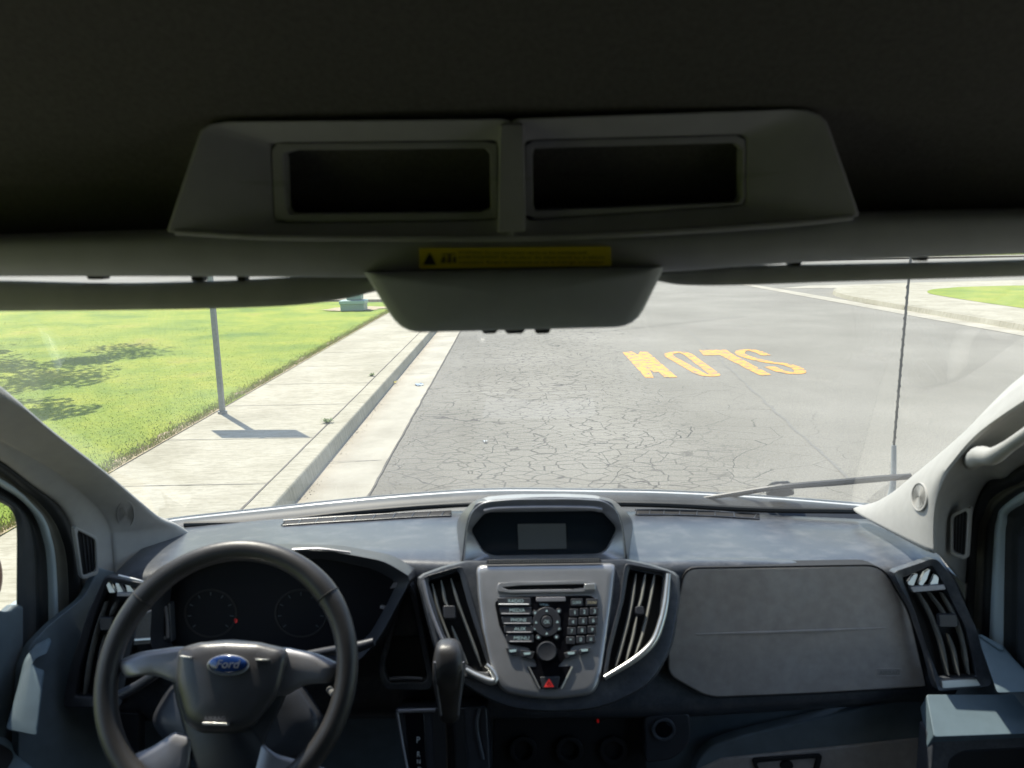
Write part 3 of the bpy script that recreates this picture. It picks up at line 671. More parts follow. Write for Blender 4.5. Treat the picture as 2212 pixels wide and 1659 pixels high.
# ---- windshield
def gz(Y): return zb(-0.22-0.7*(Y-1.15))
rows = []
for Y in np.linspace(0.74,1.86,12):
    rows.append([Vector((x, Y+0.05*(1-(x/0.9)**2)*1.0, gz(Y)+0.0)) for x in np.linspace(-0.96,0.96,17)])
V,Fc = grid(rows); obj('windshield', V, Fc, M['glass'], v, True)

# ---- hood edge, cowl, seal
hl = [(330,1131),(399,1119),(573,1100),(768,1079),(956,1064),(1095,1058),(1303,1060),(1444,1063),(1638,1073),(1854,1090),(1940,1099)]
rows = [[P(x,y+5,2.03) for x,y in hl],[P(x,y+2,2.035) for x,y in hl],[P(x,y,2.05) for x,y in hl],[P(x,y,2.07)+Vector((0,0,-0.004)) for x,y in hl],[P(x,y,2.1)+Vector((0,0.25,-0.2)) for x,y in hl],[P(x,y,2.1)+Vector((0,0.55,-0.5)) for x,y in hl],[P(x,y,2.1)+Vector((0,0.6,-0.95)) for x,y in hl]]
loft('hood', rows, M['white'], v, 4, 3, 0.004)
M['cowl'] = mat('cowl_plastic', (0.025,0.03,0.034), 0.55, var=0.12)
rows = [[P(x,y+4,2.01) for x,y in hl],[P(x,y+14,1.97) for x,y in hl],[P(x,y+22,1.93)-Vector((0,0,0.03)) for x,y in hl],[P(x,y+42,1.86)-Vector((0,0,0.03)) for x,y in hl]]
loft('cowl', rows, M['cowl'], v, 4, 3, 0.004)
tube('glass_seal', [P(x,y+ (28 if 500<x<1800 else 14),1.84) for x,y in hl[1:-1]], 0.008, M['rubber'], v, 8, 4)

# ---- wiper on the passenger side and antenna
wp = Plane(Vector((0,1.5,gz(1.5)))+Vector((0,0.045,0.065)), Vector((0,0.7,1)))
wip = tube('wiper', [wp.at(x,y,0.01) for x,y in ((1380,1094),(1500,1080),(1600,1066),(1690,1049))], [0.010,0.009,0.008,0.006], M['wiper'], v, 8, 4)
tube('blade', [wp.at(x,y,-0.005) for x,y in ((1440,1089),(1560,1071),(1680,1053),(1800,1043),(1900,1034),(1968,1029))], [0.004,0.006,0.008,0.009,0.009,0.008], M['wiper'], wip, 8, 4)
plate('blade_joint', rnd([(1650,1052),(1668,1040),(1705,1038),(1715,1050),(1690,1056)],5), wp, 0.025, 0.0, M['wiper'], wip, 0.003)
tube('second_arm', [wp.at(x,y,-0.01) for x,y in ((420,1126),(600,1112),(800,1100),(1000,1093),(1200,1091))], 0.006, M['wiper'], wip, 8, 4)
ab, at = P(1926,1090,2.12), P(1963,600,2.20)
ant = tube('antenna', [P(1920,1092,2.12),P(1926,1066,2.12),P(1930,1030,2.12),P(1931,962,2.13)], [0.018,0.010,0.008,0.007], mat('antenna_base_grey',(0.2,0.22,0.23),0.5), v, 12, 3)
tube('mast', [P(1931,962,2.13),P(1945,800,2.15),P(1963,604,2.18),P(1975,460,2.2)], 0.0036, M['wiper'], ant, 8)
q0, q1 = P(1931,962,2.13), P(1975,460,2.2); axis = (q1-q0); ax = axis.normalized(); e1 = ax.orthogonal().normalized(); e2 = ax.cross(e1)
tube('mast_coil', [q0+axis*t+(e1*math.cos(t*140)+e2*math.sin(t*140))*0.0034 for t in np.linspace(0,1,360)], 0.0016, M['wiper'], ant, 5)

# ---- A-pillars, seals and door frames (left, then right)
def strip3(name, a, b, Xa, Xb, m, parent, mid=None, bulge=0.0, nu=5, solid=0.005):
    A = [PX(x,y,Xa) for x,y in a]; B = [PX(x,y,Xb) for x,y in b]
    inw = Vector((-1 if Xa > 0 else 1, -0.5, 0)).normalized()
    Mid = [(p+q)/2+inw*bulge for p,q in zip(A,B)]
    return loft(name, [A,Mid,B], m, parent, nu, 6, solid)
# left pillar
e0 = [(-150,745),(0,838),(111,931),(231,1024),(300,1083),(347,1121),(388,1139),(440,1178)]
cr = [(-150,860),(0,942),(116,1008),(197,1074),(228,1108),(246,1142),(252,1175),(264,1320)]
e2 = [(-150,905),(0,995),(69,1048),(116,1081),(143,1115),(158,1155),(171,1222),(196,1420)]
AP = [PX(x,y,-0.82) for x,y in e0]; BP = [PX(x,y,-0.875) for x,y in cr]; DP = [PX(x,y,-0.915) for x,y in e2]
inw = Vector((1,-0.4,0)).normalized()
G0 = [p+Vector((-0.03,0.03,0.0)) for p in AP]
pl_ = loft('windshield_pillar', [G0, AP, [(p*0.75+q*0.25)+inw*0.007 for p,q in zip(AP,BP)], [(p*0.35+q*0.65)+inw*0.006 for p,q in zip(AP,BP)], BP, [(p*0.85+q*0.15)-inw*0.004 for p,q in zip(BP,DP)], [(p*0.3+q*0.7)+inw*0.004 for p,q in zip(BP,DP)], DP, [p+Vector((-0.03,0.02,0)) for p in DP]], M['trim'], v, 6, 4, 0.003)
# right pillar
e0r = [(2380,735),(2212,812),(2087,931),(2022,989),(1971,1031),(1929,1066),(1883,1093),(1845,1103)]
crr = [(2380,770),(2250,842),(2119,931),(2057,999),(2031,1037),(2013,1081),(2005,1129),(2003,1190)]
e2r = [(2380,935),(2212,1003),(2172,1031),(2140,1036),(2122,1056),(2106,1095),(2094,1150),(2086,1262)]
AP = [PX(x,y,0.86) for x,y in e0r]; BP = [PX(x,y,0.80) for x,y in crr]; DP = [PX(x,y,0.915) for x,y in e2r]
inr = Vector((-1,-0.4,0)).normalized()
pr_ = loft('windshield_pillar', [[p+Vector((0.03,0.03,0)) for p in AP], AP, [(p*0.6+q*0.4)+inr*0.006 for p,q in zip(AP,BP)], BP, [(p*0.9+q*0.1)-inr*0.016 for p,q in zip(BP,DP)], [(p*0.45+q*0.55)-inr*0.006 for p,q in zip(BP,DP)], DP, [p+Vector((0.03,0.02,0)) for p in DP]], M['trim'], v, 6, 4, 0.003)
# tweeter grilles
def grille(cx_, cy_, rx, ry, X, parent, side):
    hp_, nn_ = caster(parent)(cx_, cy_, 0.002); q = Plane(hp_, nn_)
    ring('speaker_rim', ell(cx_,cy_,rx,ry), ell(cx_,cy_,rx*0.9,ry*0.93), q, 0.0006, -0.012, M['trim'], parent, bevel=0.0003, n=48)
    rows = []
    for k in range(9):
        s = 0.9-k*0.1; rows += [[q.at(x,y,-0.0005) for x,y in ell(cx_,cy_,rx*s,ry*s)],[q.at(x,y,-0.0018) for x,y in ell(cx_,cy_,rx*(s-0.05),ry*(s-0.05))]]
    V,Fc = grid(rows, True); obj('speaker_grille', V, Fc, M['trim'], parent, False)
grille(1984,1073,17,31,0.818,pr_,1); grille(272,1111,19,30,-0.838,pl_,-1)
# demister slots in the pillars
def slot(px, X, parent, side):
    c = (sum(p[0] for p in px)/4, sum(p[1] for p in px)/4); q = Plane(PX(c[0],c[1],X), Vector((-side,-0.75,0)))
    big = [(c[0]+(x-c[0])*1.28, c[1]+(y-c[1])*1.16) for x,y in px]
    ring('slot_frame', rnd(big,9), rnd(px,7), q, 0.003, -0.012, M['trim'], parent, n=64, bevel=0.0012)
    plate('slot_mesh', rnd(px,7), q, -0.005, -0.011, M['matblack'], parent, 0)
    for t in (0.3,0.52,0.74):
        a = (px[0][0]*(1-t)+px[1][0]*t, px[0][1]*(1-t)+px[1][1]*t); b = (px[3][0]*(1-t)+px[2][0]*t, px[3][1]*(1-t)+px[2][1]*t)
        tube('slot_fin', [q.at(*a,-0.003), q.at(*b,-0.003)], 0.0012, M['dash_dark'], parent, 6)
slot([(166,1144),(207,1166),(209,1234),(180,1246)], -0.872, pl_, -1)
slot([(2057,1118),(2090,1102),(2084,1203),(2056,1192)], 0.862, pr_, 1)
# grab handle on the passenger pillar
hd = tube('grab_handle', [PX(2096,1000,0.86), PX(2118,985,0.80), PX(2145,985,0.785), PX(2180,963,0.78), PX(2230,928,0.775), PX(2320,862,0.775), PX(2420,800,0.80)], [0.015,0.017,0.014,0.010,0.0095,0.0095,0.011], M['trim'], v, 16, 6)

def seals(side, curves, mats, Xs):
    for i,(a,b) in enumerate(zip(curves, curves[1:])):
        X = Xs[i]; s = side
        A = [PX(x,y,s*X[0]) for x,y in a]; B = [PX(x,y,s*X[1]) for x,y in b]; mid = [(p+q)/2+Vector((-s*X[2],-X[2]*0.5,0)) for p,q in zip(A,B)]
        nm, mm = mats[i]; loft(nm, [A,mid,B], mm, doorL if side < 0 else doorR, 5, 6, 0.003)
doorL = loft('door', [[PX(x,y,-0.955) for x,y in r] for r in ([(-260,1220),(-100,1290),(0,1322),(36,1310),(90,1400),(150,1430),(200,1430)],[(-260,1240),(-100,1318),(0,1350),(40,1362),(90,1420),(150,1440),(200,1440)],[(-260,1420),(-100,1440),(0,1450),(60,1460),(110,1480),(170,1480),(220,1480)],[(-260,1700),(-100,1700),(0,1700),(60,1700),(110,1700),(180,1700),(230,1700)])], M['navy'], v, 4, 5, 0.02)
doorL['label'] = 'driver door with its dark lower panel'
doorR = loft('door', [[PX(x,y,0.99) for x,y in r] for r in ([(2040,1290),(2066,1310),(2120,1350),(2168,1390),(2212,1430),(2400,1480)],[(2030,1330),(2066,1340),(2120,1370),(2168,1410),(2212,1440),(2400,1500)],[(2020,1450),(2066,1450),(2120,1450),(2168,1450),(2212,1460),(2400,1540)],[(2010,1720),(2066,1720),(2120,1720),(2168,1720),(2212,1720),(2400,1760)])], M['navy'], v, 4, 5, 0.02)
doorR['label'] = 'passenger door with its blue-grey lower panel'
K = [e2, [(-150,930),(0,1018),(50,1056),(81,1081),(112,1118),(130,1155),(145,1222),(152,1420)],
     [(-150,950),(0,1035),(40,1062),(66,1087),(93,1118),(108,1155),(120,1222),(128,1420)],
     [(-150,965),(0,1050),(36,1072),(58,1092),(76,1118),(90,1155),(101,1222),(106,1420)],
     [(-150,985),(0,1068),(22,1082),(40,1097),(58,1122),(66,1155),(74,1222),(78,1430)],
     [(-150,1000),(-10,1078),(8,1088),(22,1098),(34,1124),(37,1160),(37,1222),(36,1430)]]
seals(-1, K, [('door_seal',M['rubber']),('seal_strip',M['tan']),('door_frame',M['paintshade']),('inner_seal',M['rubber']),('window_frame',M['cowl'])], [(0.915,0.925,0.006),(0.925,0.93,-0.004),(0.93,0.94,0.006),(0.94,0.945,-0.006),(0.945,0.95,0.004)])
K = [e2r, [(2400,960),(2240,1020),(2200,1044),(2172,1056),(2140,1078),(2125,1110),(2112,1160),(2100,1400)],
     [(2400,975),(2250,1030),(2215,1050),(2190,1062),(2156,1088),(2142,1115),(2130,1165),(2120,1410)],
     [(2400,985),(2260,1040),(2225,1056),(2200,1068),(2163,1098),(2155,1120),(2148,1170),(2136,1420)],
     [(2400,1000),(2280,1055),(2240,1072),(2215,1085),(2180,1108),(2176,1130),(2172,1175),(2168,1440)],
     [(2400,1030),(2300,1080),(2270,1095),(2245,1110),(2215,1135),(2205,1155),(2200,1190),(2198,1470)],
     [(2400,1060),(2330,1100),(2300,1120),(2280,1130),(2262,1160),(2258,1180),(2255,1220),(2252,1490)]]
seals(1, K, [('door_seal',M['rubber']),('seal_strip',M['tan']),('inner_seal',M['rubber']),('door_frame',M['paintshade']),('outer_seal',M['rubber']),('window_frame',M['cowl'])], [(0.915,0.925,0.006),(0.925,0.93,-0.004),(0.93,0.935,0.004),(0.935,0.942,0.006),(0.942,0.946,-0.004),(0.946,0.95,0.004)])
# door window panes, waist sills
for s in (-1,1):
    x = s*0.958 if s < 0 else 0.998; V = [Vector((x,0.25,zb(-0.02))),Vector((x,1.16,zb(-0.04))),Vector((x,1.5,zb(-0.45))),Vector((x,1.5,zb(-0.72))),Vector((x,0.25,zb(-0.66)))]
    obj('window_pane', V, [(0,1,2,3,4)], M['sideglass'], doorL if s < 0 else doorR, False)
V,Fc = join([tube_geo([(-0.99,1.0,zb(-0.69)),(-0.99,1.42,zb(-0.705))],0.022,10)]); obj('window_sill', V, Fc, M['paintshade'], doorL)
# rear parts of the doors and side walls below the window line
V,Fc = join([box_geo((-1.02,0.2,0.55),(-0.96,1.36,zb(-0.8))), box_geo((-1.0,1.3,0.55),(-0.965,1.9,zb(-0.84)))]); obj('door_skin', V, Fc, M['navy'], doorL, False)
V,Fc = join([box_geo((1.0,0.2,0.55),(1.03,1.36,zb(-0.8))), box_geo((1.0,1.3,0.55),(1.03,1.9,zb(-0.84)))]); obj('door_skin', V, Fc, M['navy'], doorR, False)
# door mirror just outside the driver window
mr_ = dome('door_mirror', [(c[0],c[1]) for c in ell(-42,1245,48,75,32)], Plane(PX(-42,1245,-1.2), Vector((0.35,-1,0))), [(0.8,-0.1),(1,-0.06),(1,0),(0.95,0.008)], mat('mirror_shell',(0.16,0.07,0.05),0.4), v)

# ---- dashboard skin
D = []
def rowy(pts): D.append([P(x,y,Y) for x,y,Y in pts])
rowy([(376,1142,1.84),(600,1122,1.84),(850,1108,1.84),(1100,1104,1.84),(1350,1106,1.84),(1600,1112,1.84),(1885,1124,1.84)])
rowy([(340,1162,1.72),(600,1141,1.74),(850,1130,1.74),(1100,1126,1.74),(1350,1128,1.74),(1600,1134,1.74),(1955,1150,1.70)])
rowy([(296,1196,1.56),(580,1172,1.58),(840,1165,1.58),(1100,1160,1.58),(1360,1164,1.58),(1620,1172,1.58),(2010,1182,1.52)])
rowy([(250,1240,1.44),(560,1200,1.44),(820,1200,1.44),(1090,1200,1.46),(1370,1202,1.46),(1640,1205,1.46),(2042,1222,1.42)])
rowy([(218,1290,1.40),(540,1235,1.40),(800,1238,1.40),(1080,1238,1.40),(1380,1236,1.402),(1660,1232,1.402),(2068,1262,1.40)])
rowy([(180,1370,1.38),(500,1350,1.40),(780,1350,1.39),(1080,1350,1.38),(1390,1350,1.394),(1680,1350,1.394),(2106,1350,1.39)])
rowy([(150,1450,1.375),(480,1450,1.40),(780,1450,1.38),(1080,1450,1.37),(1400,1450,1.386),(1700,1440,1.386),(2130,1430,1.384)])
rowy([(136,1528,1.38),(480,1545,1.40),(780,1535,1.38),(1080,1540,1.37),(1400,1536,1.365),(1720,1518,1.365),(2150,1490,1.37)])
rowy([(140,1545,1.42),(480,1560,1.44),(780,1550,1.42),(1080,1552,1.42),(1400,1550,1.41),(1720,1532,1.41),(2155,1503,1.42)])
dash = loft('dashboard', D, M['dash'], v, 8, 8, 0.004)
# lower dashboard
low = loft('lower_dashboard', [[P(x,y,Y) for x,y,Y in r] for r in (
 [(40,1420,1.47),(140,1460,1.46),(480,1535,1.46),(1080,1540,1.45),(1500,1530,1.44),(1996,1490,1.44),(2160,1480,1.45)],
 [(30,1530,1.44),(130,1560,1.43),(480,1590,1.45),(1080,1590,1.50),(1500,1590,1.44),(1996,1560,1.42),(2200,1560,1.43)],
 [(20,1640,1.40),(130,1640,1.40),(480,1650,1.46),(1080,1660,1.52),(1500,1650,1.42),(1996,1650,1.40),(2240,1640,1.40)],
 [(0,1800,1.36),(130,1800,1.36),(480,1800,1.46),(1080,1800,1.52),(1500,1800,1.40),(1996,1800,1.38),(2280,1800,1.36)])], M['navy'], v, 6, 6, 0.004)
GL = Plane(P(1800,1580,1.40), Vector((0,-1,0.1)))
lid = plate('glove_box', rnd([(1500,1659),(1530,1615),(1600,1590),(1722,1562),(1843,1534),(1990,1503),(2008,1590),(2000,1740),(1490,1740)],[20,30,30,0,0,6,10,10,10]), GL, 0.01, -0.02, M['navy'], v, 0.004)
plate('glove_box_shelf', [(1500,1668),(1560,1640),(2009,1594),(2004,1745),(1500,1745)], GL, 0.016, 0.0, M['pale_low'] if False else M['airbag'], lid, 0.003)
ring('glove_box_handle', rnd([(1624,1640),(1778,1630),(1764,1690),(1646,1698)],8), rnd([(1634,1648),(1766,1638),(1754,1684),(1654,1690)],6), GL, 0.022, 0.012, M['matblack'], lid)
plate('latch', ell(1700,1655,14,12), GL, 0.02, 0.012, M['matblack'], lid, 0.001)
# socket right of the centre
SK = Plane(P(1440,1580,1.36), Vector((0,-1,0.25)))
sk = plate('socket_housing', rnd([(1392,1548),(1490,1540),(1494,1600),(1460,1640),(1395,1650)],[14,14,20,30,10]), SK, 0.0, -0.06, M['dash_dark'], v, 0.004)
ring('socket_rim', ell(1434,1577,26,25), ell(1434,1577,19,18), SK, 0.007, -0.003, M['dash'], sk, n=40)
plate('socket_cap', ell(1434,1577,17,16), SK, 0.004, 0.0, M['black'], sk, 0.001)
# dark climate bay under the centre stack, with faint dials
CB = Plane(P(1200,1600,1.40), Vector((0,-1,0.2)))
bay = plate('climate_panel', rnd([(1066,1546),(1392,1544),(1400,1720),(1062,1720)],12), CB, 0.0, -0.06, M['matblack'], v, 0.003)
for x in (1130,1230,1325): ring('climate_dial', ell(x,1622,30,30), ell(x,1622,20,20), CB, 0.012, 0.0, M['matblack'], bay, n=40)
plate('indicator_lamp', ell(1292,1559,2.5,3,12), CB, 0.006, 0.0, M['redled'], bay, 0)

# defroster slots at the base of the windshield, laid on the dash skin
dc = caster(dash)
for nm, pts in (('defroster_vent',[(612,1132),(700,1126),(800,1120),(900,1114),(975,1111)]), ('defroster_vent',[(1376,1109),(1450,1109),(1540,1112),(1640,1118)])):
    cc = catmull([(x,y,0) for x,y in pts], 12); up_, lo_ = [], []
    for q in cc:
        a, _ = dc(q.x, q.y-5, 0.0025); b, _ = dc(q.x, q.y+5, 0.0025); b = b or P(q.x,q.y+5,1.78); a = a or b+Vector((0,0.03,0.001)); up_.append(a); lo_.append(b)
    V,Fc = grid([up_, lo_]); dv = obj(nm, V, Fc, M['matblack'], v, True, solid=0.001)
    tube('vent_rim', up_, 0.0028, M['dash'], dv, 8); tube('vent_rim', lo_, 0.002, M['dash'], dv, 8)
    for k in range(0, len(cc), 5): tube('vent_bar', [up_[k]+Vector((0.004,0,0.001)), lo_[k]+Vector((-0.004,0,0.001))], 0.0016, M['dash'], dv, 6)
# ---- passenger airbag cover
AB = Plane(P(1700,1365,1.374), Vector((0,-1,0.17)))
abo = rnd([(1480,1229),(1905,1222),(1965,1326),(2002,1484),(1756,1498),(1530,1507),(1444,1458),(1444,1395)],[26,36,30,6,0,30,20,20])
abc = plate('airbag_cover', abo, AB, 0.0, -0.05, M['airbag'], v, 0.003)
ring('airbag_gap', [(1704+(x-1704)*1.007,1365+(y-1365)*1.022) for x,y in abo], abo, AB, 0.0, -0.04, M['matblack'], v, n=140, bevel=0)
tube('crease', [AB.at(x,y,0.0005) for x,y in ((1503,1370),(1700,1364),(1913,1356))], [0.001,0.0026,0.0026,0.001], M['airbag'], abc, 8, 6)
V,Fc = ptext('AIRBAG', 1921, 1453, 44, AB, 0.0012, 9); obj('airbag_lettering', V, Fc, M['slat'], abc, False)
ring('airbag_badge', rnd(rect(1893,1444,1949,1462),3), rnd(rect(1896,1446,1946,1460),3), AB, 0.0012, 0, M['airbag'], abc, bevel=0, n=48)

# ---- vents at the dash ends
def vent(name, outl, hole, plane, slats, m_out, tabs=None, label=None, hook=None):
    r = ring(name, outl, hole, plane, 0.010, -0.02, m_out, v, n=120, bevel=0.003, tin=0.006)
    plate('vent_back', hole, plane, -0.022, -0.028, M['matblack'], r, 0)
    for s in slats:
        pts = catmull([plane.at(x,y,-0.002) for x,y in s], 6); N = len(pts); V = []; dirx = (plane.at(s[0][0]+10,s[0][1],0)-plane.at(s[0][0],s[0][1],0)).normalized()
        w = 0.0022
        for i,p in enumerate(pts):
            ww = w*(0.5+min(1,i/3,(N-1-i)/3)); V += [p-dirx*ww-plane.n*0.012, p-dirx*ww*0.8+plane.n*0.003, p+plane.n*0.006, p+dirx*ww*0.8+plane.n*0.003, p+dirx*ww-plane.n*0.012]
        Fc = [(i*5+k,i*5+k+1,(i+1)*5+k+1,(i+1)*5+k) for i in range(N-1) for k in range(4)]
        obj('vent_slat', V, Fc, M['slat'], r)
    if hook:
        x,y,w,h = hook; plate('vent_thumb_tab', rnd([(x-w,y-h),(x+w,y-h),(x+w*1.1,y+h),(x-w*0.9,y+h)],5), plane, 0.012, -0.002, M['dash_dark'], r, 0.0015)
    if label: r['label'] = label
    return r
VR = Plane(P(2040,1360,1.335), Vector((-0.12,-1,0.3)))
vr_ = vent('air_vent', rnd([(1928,1236),(2022,1204),(2060,1250),(2108,1355),(2146,1482),(2026,1494),(2008,1420),(1975,1320)],[10,14,10,0,14,8,0,0]),
     rnd([(1948,1248),(2014,1220),(2040,1262),(2088,1360),(2112,1462),(2030,1466),(2002,1400),(1976,1320)],[6,8,10,0,8,6,0,0]), VR,
     [[(1985,1280),(2012,1330),(2034,1390),(2048,1458)],[(2008,1280),(2032,1312),(2042,1330)],[(2034,1280),(2062,1330),(2082,1390),(2092,1456)],[(2048,1370),(2062,1410),(2070,1458)]], M['dash'], hook=(2048,1341,20,14))
for q in ([(1960,1258),(1975,1240),(1984,1240),(1974,1266),(1962,1264)],[(1984,1262),(1998,1236),(2010,1229),(2002,1252),(1992,1266)],[(2008,1264),(2020,1240),(2028,1248),(2026,1262)]):
    plate('vent_louvre', rnd(q,3), VR, 0.004, -0.006, M['chrome'], vr_, 0.001)
plate('vent_crossbar', rnd([(1966,1268),(2040,1262),(2044,1274),(1972,1280)],3), VR, 0.009, -0.006, M['spoke'], vr_, 0.0015)
plate('vent_foot', rnd([(2034,1470),(2110,1466),(2120,1482),(2036,1488)],4), VR, 0.014, 0.004, M['chrome'], vr_, 0.002)
vr_['label'] = 'passenger end air vent'
VL = Plane(P(230,1370,1.335), Vector((0.12,-1,0.3)))
vl_ = vent('air_vent', rnd([(225,1242),(318,1262),(312,1300),(285,1400),(262,1530),(134,1530),(150,1440),(190,1320)],[10,12,0,0,8,8,0,0]),
     rnd([(232,1256),(300,1270),(296,1300),(270,1400),(240,1505),(160,1505),(172,1440),(206,1320)],[6,8,0,0,6,6,0,0]), VL,
     [[(228,1300),(206,1370),(192,1430),(182,1500)],[(250,1300),(238,1330)],[(272,1300),(250,1360),(236,1430),(226,1500)],[(226,1372),(214,1430),(206,1500)]], M['dash_dark'], hook=(228,1348,14,14))
for q in ([(228,1262),(236,1256),(250,1280),(236,1282)],[(248,1260),(256,1258),(268,1280),(254,1282)],[(270,1260),(278,1262),(292,1280),(276,1282)]):
    plate('vent_louvre', rnd(q,3), VL, 0.004, -0.006, M['chrome'], vl_, 0.001)
plate('vent_crossbar', rnd([(252,1280),(292,1280),(290,1289),(252,1289)],3), VL, 0.009, -0.006, M['spoke'], vl_, 0.0015)
tube('vent_top_trim', [VL.at(x,y,0.013) for x,y in ((256,1243),(300,1254),(308,1260),(302,1274))], 0.0022, M['chrome'], vl_, 8, 3)
vl_['label'] = 'driver end air vent'

# ---- centre stack
S = Plane(P(1180,1380,1.25), Vector((0,-math.cos(math.radians(36)),math.sin(math.radians(36)))))
shield = rnd([(900,1246),(960,1224),(1008,1212),(1350,1208),(1405,1220),(1466,1240),(1466,1300),(1452,1395),(1407,1478),(1303,1530),(1185,1538),(1092,1528),(1008,1484),(945,1420)],[16,0,0,0,0,16,0,30,40,50,40,50,40,30])
st = dome('centre_stack', resample(shield,110), S, [(1.0,-0.2),(1.01,-0.1),(1.01,-0.03),(1.0,-0.008),(0.992,-0.001),(0.975,0.0),(0.9,0.0)], M['dash'], v)
panel = rnd([(1030,1222),(1330,1218),(1322,1291),(1305,1413),(1298,1458),(1284,1498),(1185,1512),(1088,1496),(1062,1451),(1043,1361),(1034,1291)],[14,14,0,0,10,20,60,20,10,0,0])
pn = dome('radio_panel', resample(panel,110), S, [(1.03,-0.01),(1.0,0.006),(0.99,0.0095),(0.97,0.011),(0.9,0.012)], M['silver'], v)
def rplate(name, px, t, m, bev=0.0012, par=None, t1=0.006): return plate(name, px, S, t, t1, m, par or pn, bev)
# top ledge with a perforated strip
perf = rplate('speaker_strip', [(1052,1209),(1298,1205),(1300,1214),(1050,1218)], 0.014, M['dash_dark'], 0.0005)
dots = []
for k in range(46):
    for j in range(2):
        x = 1058+k*5.2; y = 1211+j*4-k*0.08; dots.append(([S.at(x+dx,y+dy,0.0146) for dx,dy in ((-1,-1),(1,-1),(1,1),(-1,1))],[(0,1,2,3)]))
V,Fc = join(dots); obj('perforation', V, Fc, M['slat'], perf if False else pn, False)
# cd slot
cs = ring('disc_slot', rnd([(1074,1258),(1288,1254),(1288,1278),(1074,1281)],9), rnd([(1084,1265),(1278,1261),(1278,1272),(1084,1275)],5), S, 0.017, 0.008, M['silver'], pn, n=80)
rplate('disc_slot_mouth', rnd([(1082,1264),(1280,1260),(1280,1273),(1082,1276)],4), 0.0135, M['black'], 0)
rplate('eject_button', rnd([(1262,1261),(1286,1260),(1286,1273),(1262,1275)],4), 0.019, M['chrome'], 0.001)
# key field
kf = rnd([(1068,1300),(1090,1289),(1276,1286),(1291,1297),(1288,1340),(1279,1388),(1235,1396),(1224,1420),(1205,1440),(1234,1438),(1214,1486),(1164,1488),(1138,1440),(1160,1440),(1150,1415),(1142,1398),(1100,1393),(1078,1350)],[8,10,8,8,0,8,8,6,4,4,8,8,4,4,4,8,8,0])
rplate('key_field', kf, 0.0135, M['black'], 0.0008)
def keys(par):
    let = []; warm = []
    for i,(s,y) in enumerate((('RADIO',1299),('MEDIA',1319),('PHONE',1340),('AUX',1359),('MENU',1379))):
        x0 = 1074+i*4.5; x1 = 1146+i*1.6
        rplate('key', rnd([(x0,y-8),(x1,y-8),(x1+1,y+9),(x0+3,y+9)],3), 0.0165, M['dash_dark'], 0.001)
        tube('key_edge', [S.at(x0+3+i*1.5,y+7,0.0165), S.at(x1-4,y+7,0.0165)], 0.0013 if i else 0.0018, M['chrome'] if i==0 else M['spoke'], pn, 8)
        let.append(ptext(s, (x0+x1)/2+4, y-1, 34-(s=='AUX')*8, S, 0.0171, 7.5))
    for r in range(4):
        for c in range(3):
            x = 1240+c*22-r*2.5; y = 1323+r*20-c*1.5
            rplate('key', rnd(rect(x-9.5,y-8,x+9.5,y+8.5),2.5), 0.0165, M['dash_dark'], 0.001)
            ch = '123456789*0#'[r*3+c]; let.append(ptext(ch, x, y, 5.5, S, 0.0171, 8))
    for x,s,wm in ((1247,'CLOCK',0),(1280,'SOUND',1)):
        rplate('key', rnd(rect(x-14,1293,x+12,1309),3), 0.0165, M['dash_dark'], 0.001); (warm if wm else let).append(ptext(s, x-1, 1301, 20, S, 0.0171, 6))
    rplate('key', rnd([(1158,1290),(1222,1289),(1222,1299),(1158,1300)],3), 0.0172, M['glyph'] if False else M['spoke'], 0.001)
    let.append(ptext('VOL', 1176, 1306, 20, S, 0.0150, 5))
    # round navigation pad
    ring('navigation_pad', ell(1181,1343,30,32,48), ell(1181,1343,14,15,48), S, 0.0172, 0.013, M['dash_dark'], pn, n=48, bevel=0.001)
    rplate('ok_key', ell(1181,1343,12,13), 0.0185, M['dash_dark'], 0.001); let.append(ptext('OK', 1181, 1343, 13, S, 0.0191, 8))
    for x,y in ((1181,1319),(1204,1343),(1158,1344),(1181,1368)): let.append(([S.at(x+dx,y+dy,0.0178) for dx,dy in ((-3,2.5),(0,-3),(3,2.5))],[(0,1,2)]))
    for x,y in ((1156,1324),(1207,1320),(1163,1377),(1202,1376),(1156,1358),(1207,1358)):
        rplate('corner_key', ell(x,y,6,6,16), 0.0165, M['dash_dark'], 0.0008); let.append(([S.at(x+dx,y+dy,0.0171) for dx,dy in ell(0,0,2.6,2.6,8)],[tuple(range(8))]))
    for q in ([(1092,1399),(1120,1404),(1118,1416),(1100,1412)],[(1124,1404),(1156,1408),(1150,1425),(1124,1418)],[(1218,1410),(1246,1404),(1248,1414),(1222,1424)],[(1250,1403),(1276,1399),(1272,1410),(1252,1414)]):
        k = rplate('preset_key', rnd(q,3), 0.017, M['dash_dark'], 0.001); c = (sum(p[0] for p in q)/4, sum(p[1] for p in q)/4-2); let.append(([S.at(c[0]+dx,c[1]+dy,0.0177) for dx,dy in ((-8,-2),(8,-3),(7,2),(-6,3))],[(0,1,2,3)]))
    V,Fc = join(let); obj('key_lettering', V, Fc, M['glyph'], pn, False)
    V,Fc = join(warm); obj('key_lettering', V, Fc, M['glyph_warm'], pn, False)
keys(pn)
dome('volume_knob', ell(1181,1407,21,21,40), S, [(1.05,0.012),(1,0.026),(0.92,0.029),(0.8,0.0285),(0.3,0.028)], M['dash_dark'], pn, autos=30)
V,Fc = ([S.at(x,y,0.0145) for x,y in ((1186,1467),(1197,1485),(1175,1485))],[(0,1,2)])
plate('hazard_button', rnd([(1166,1462),(1210,1461),(1204,1488),(1172,1489)],4), S, 0.0158, 0.01, M['dash_dark'], pn, 0.001)
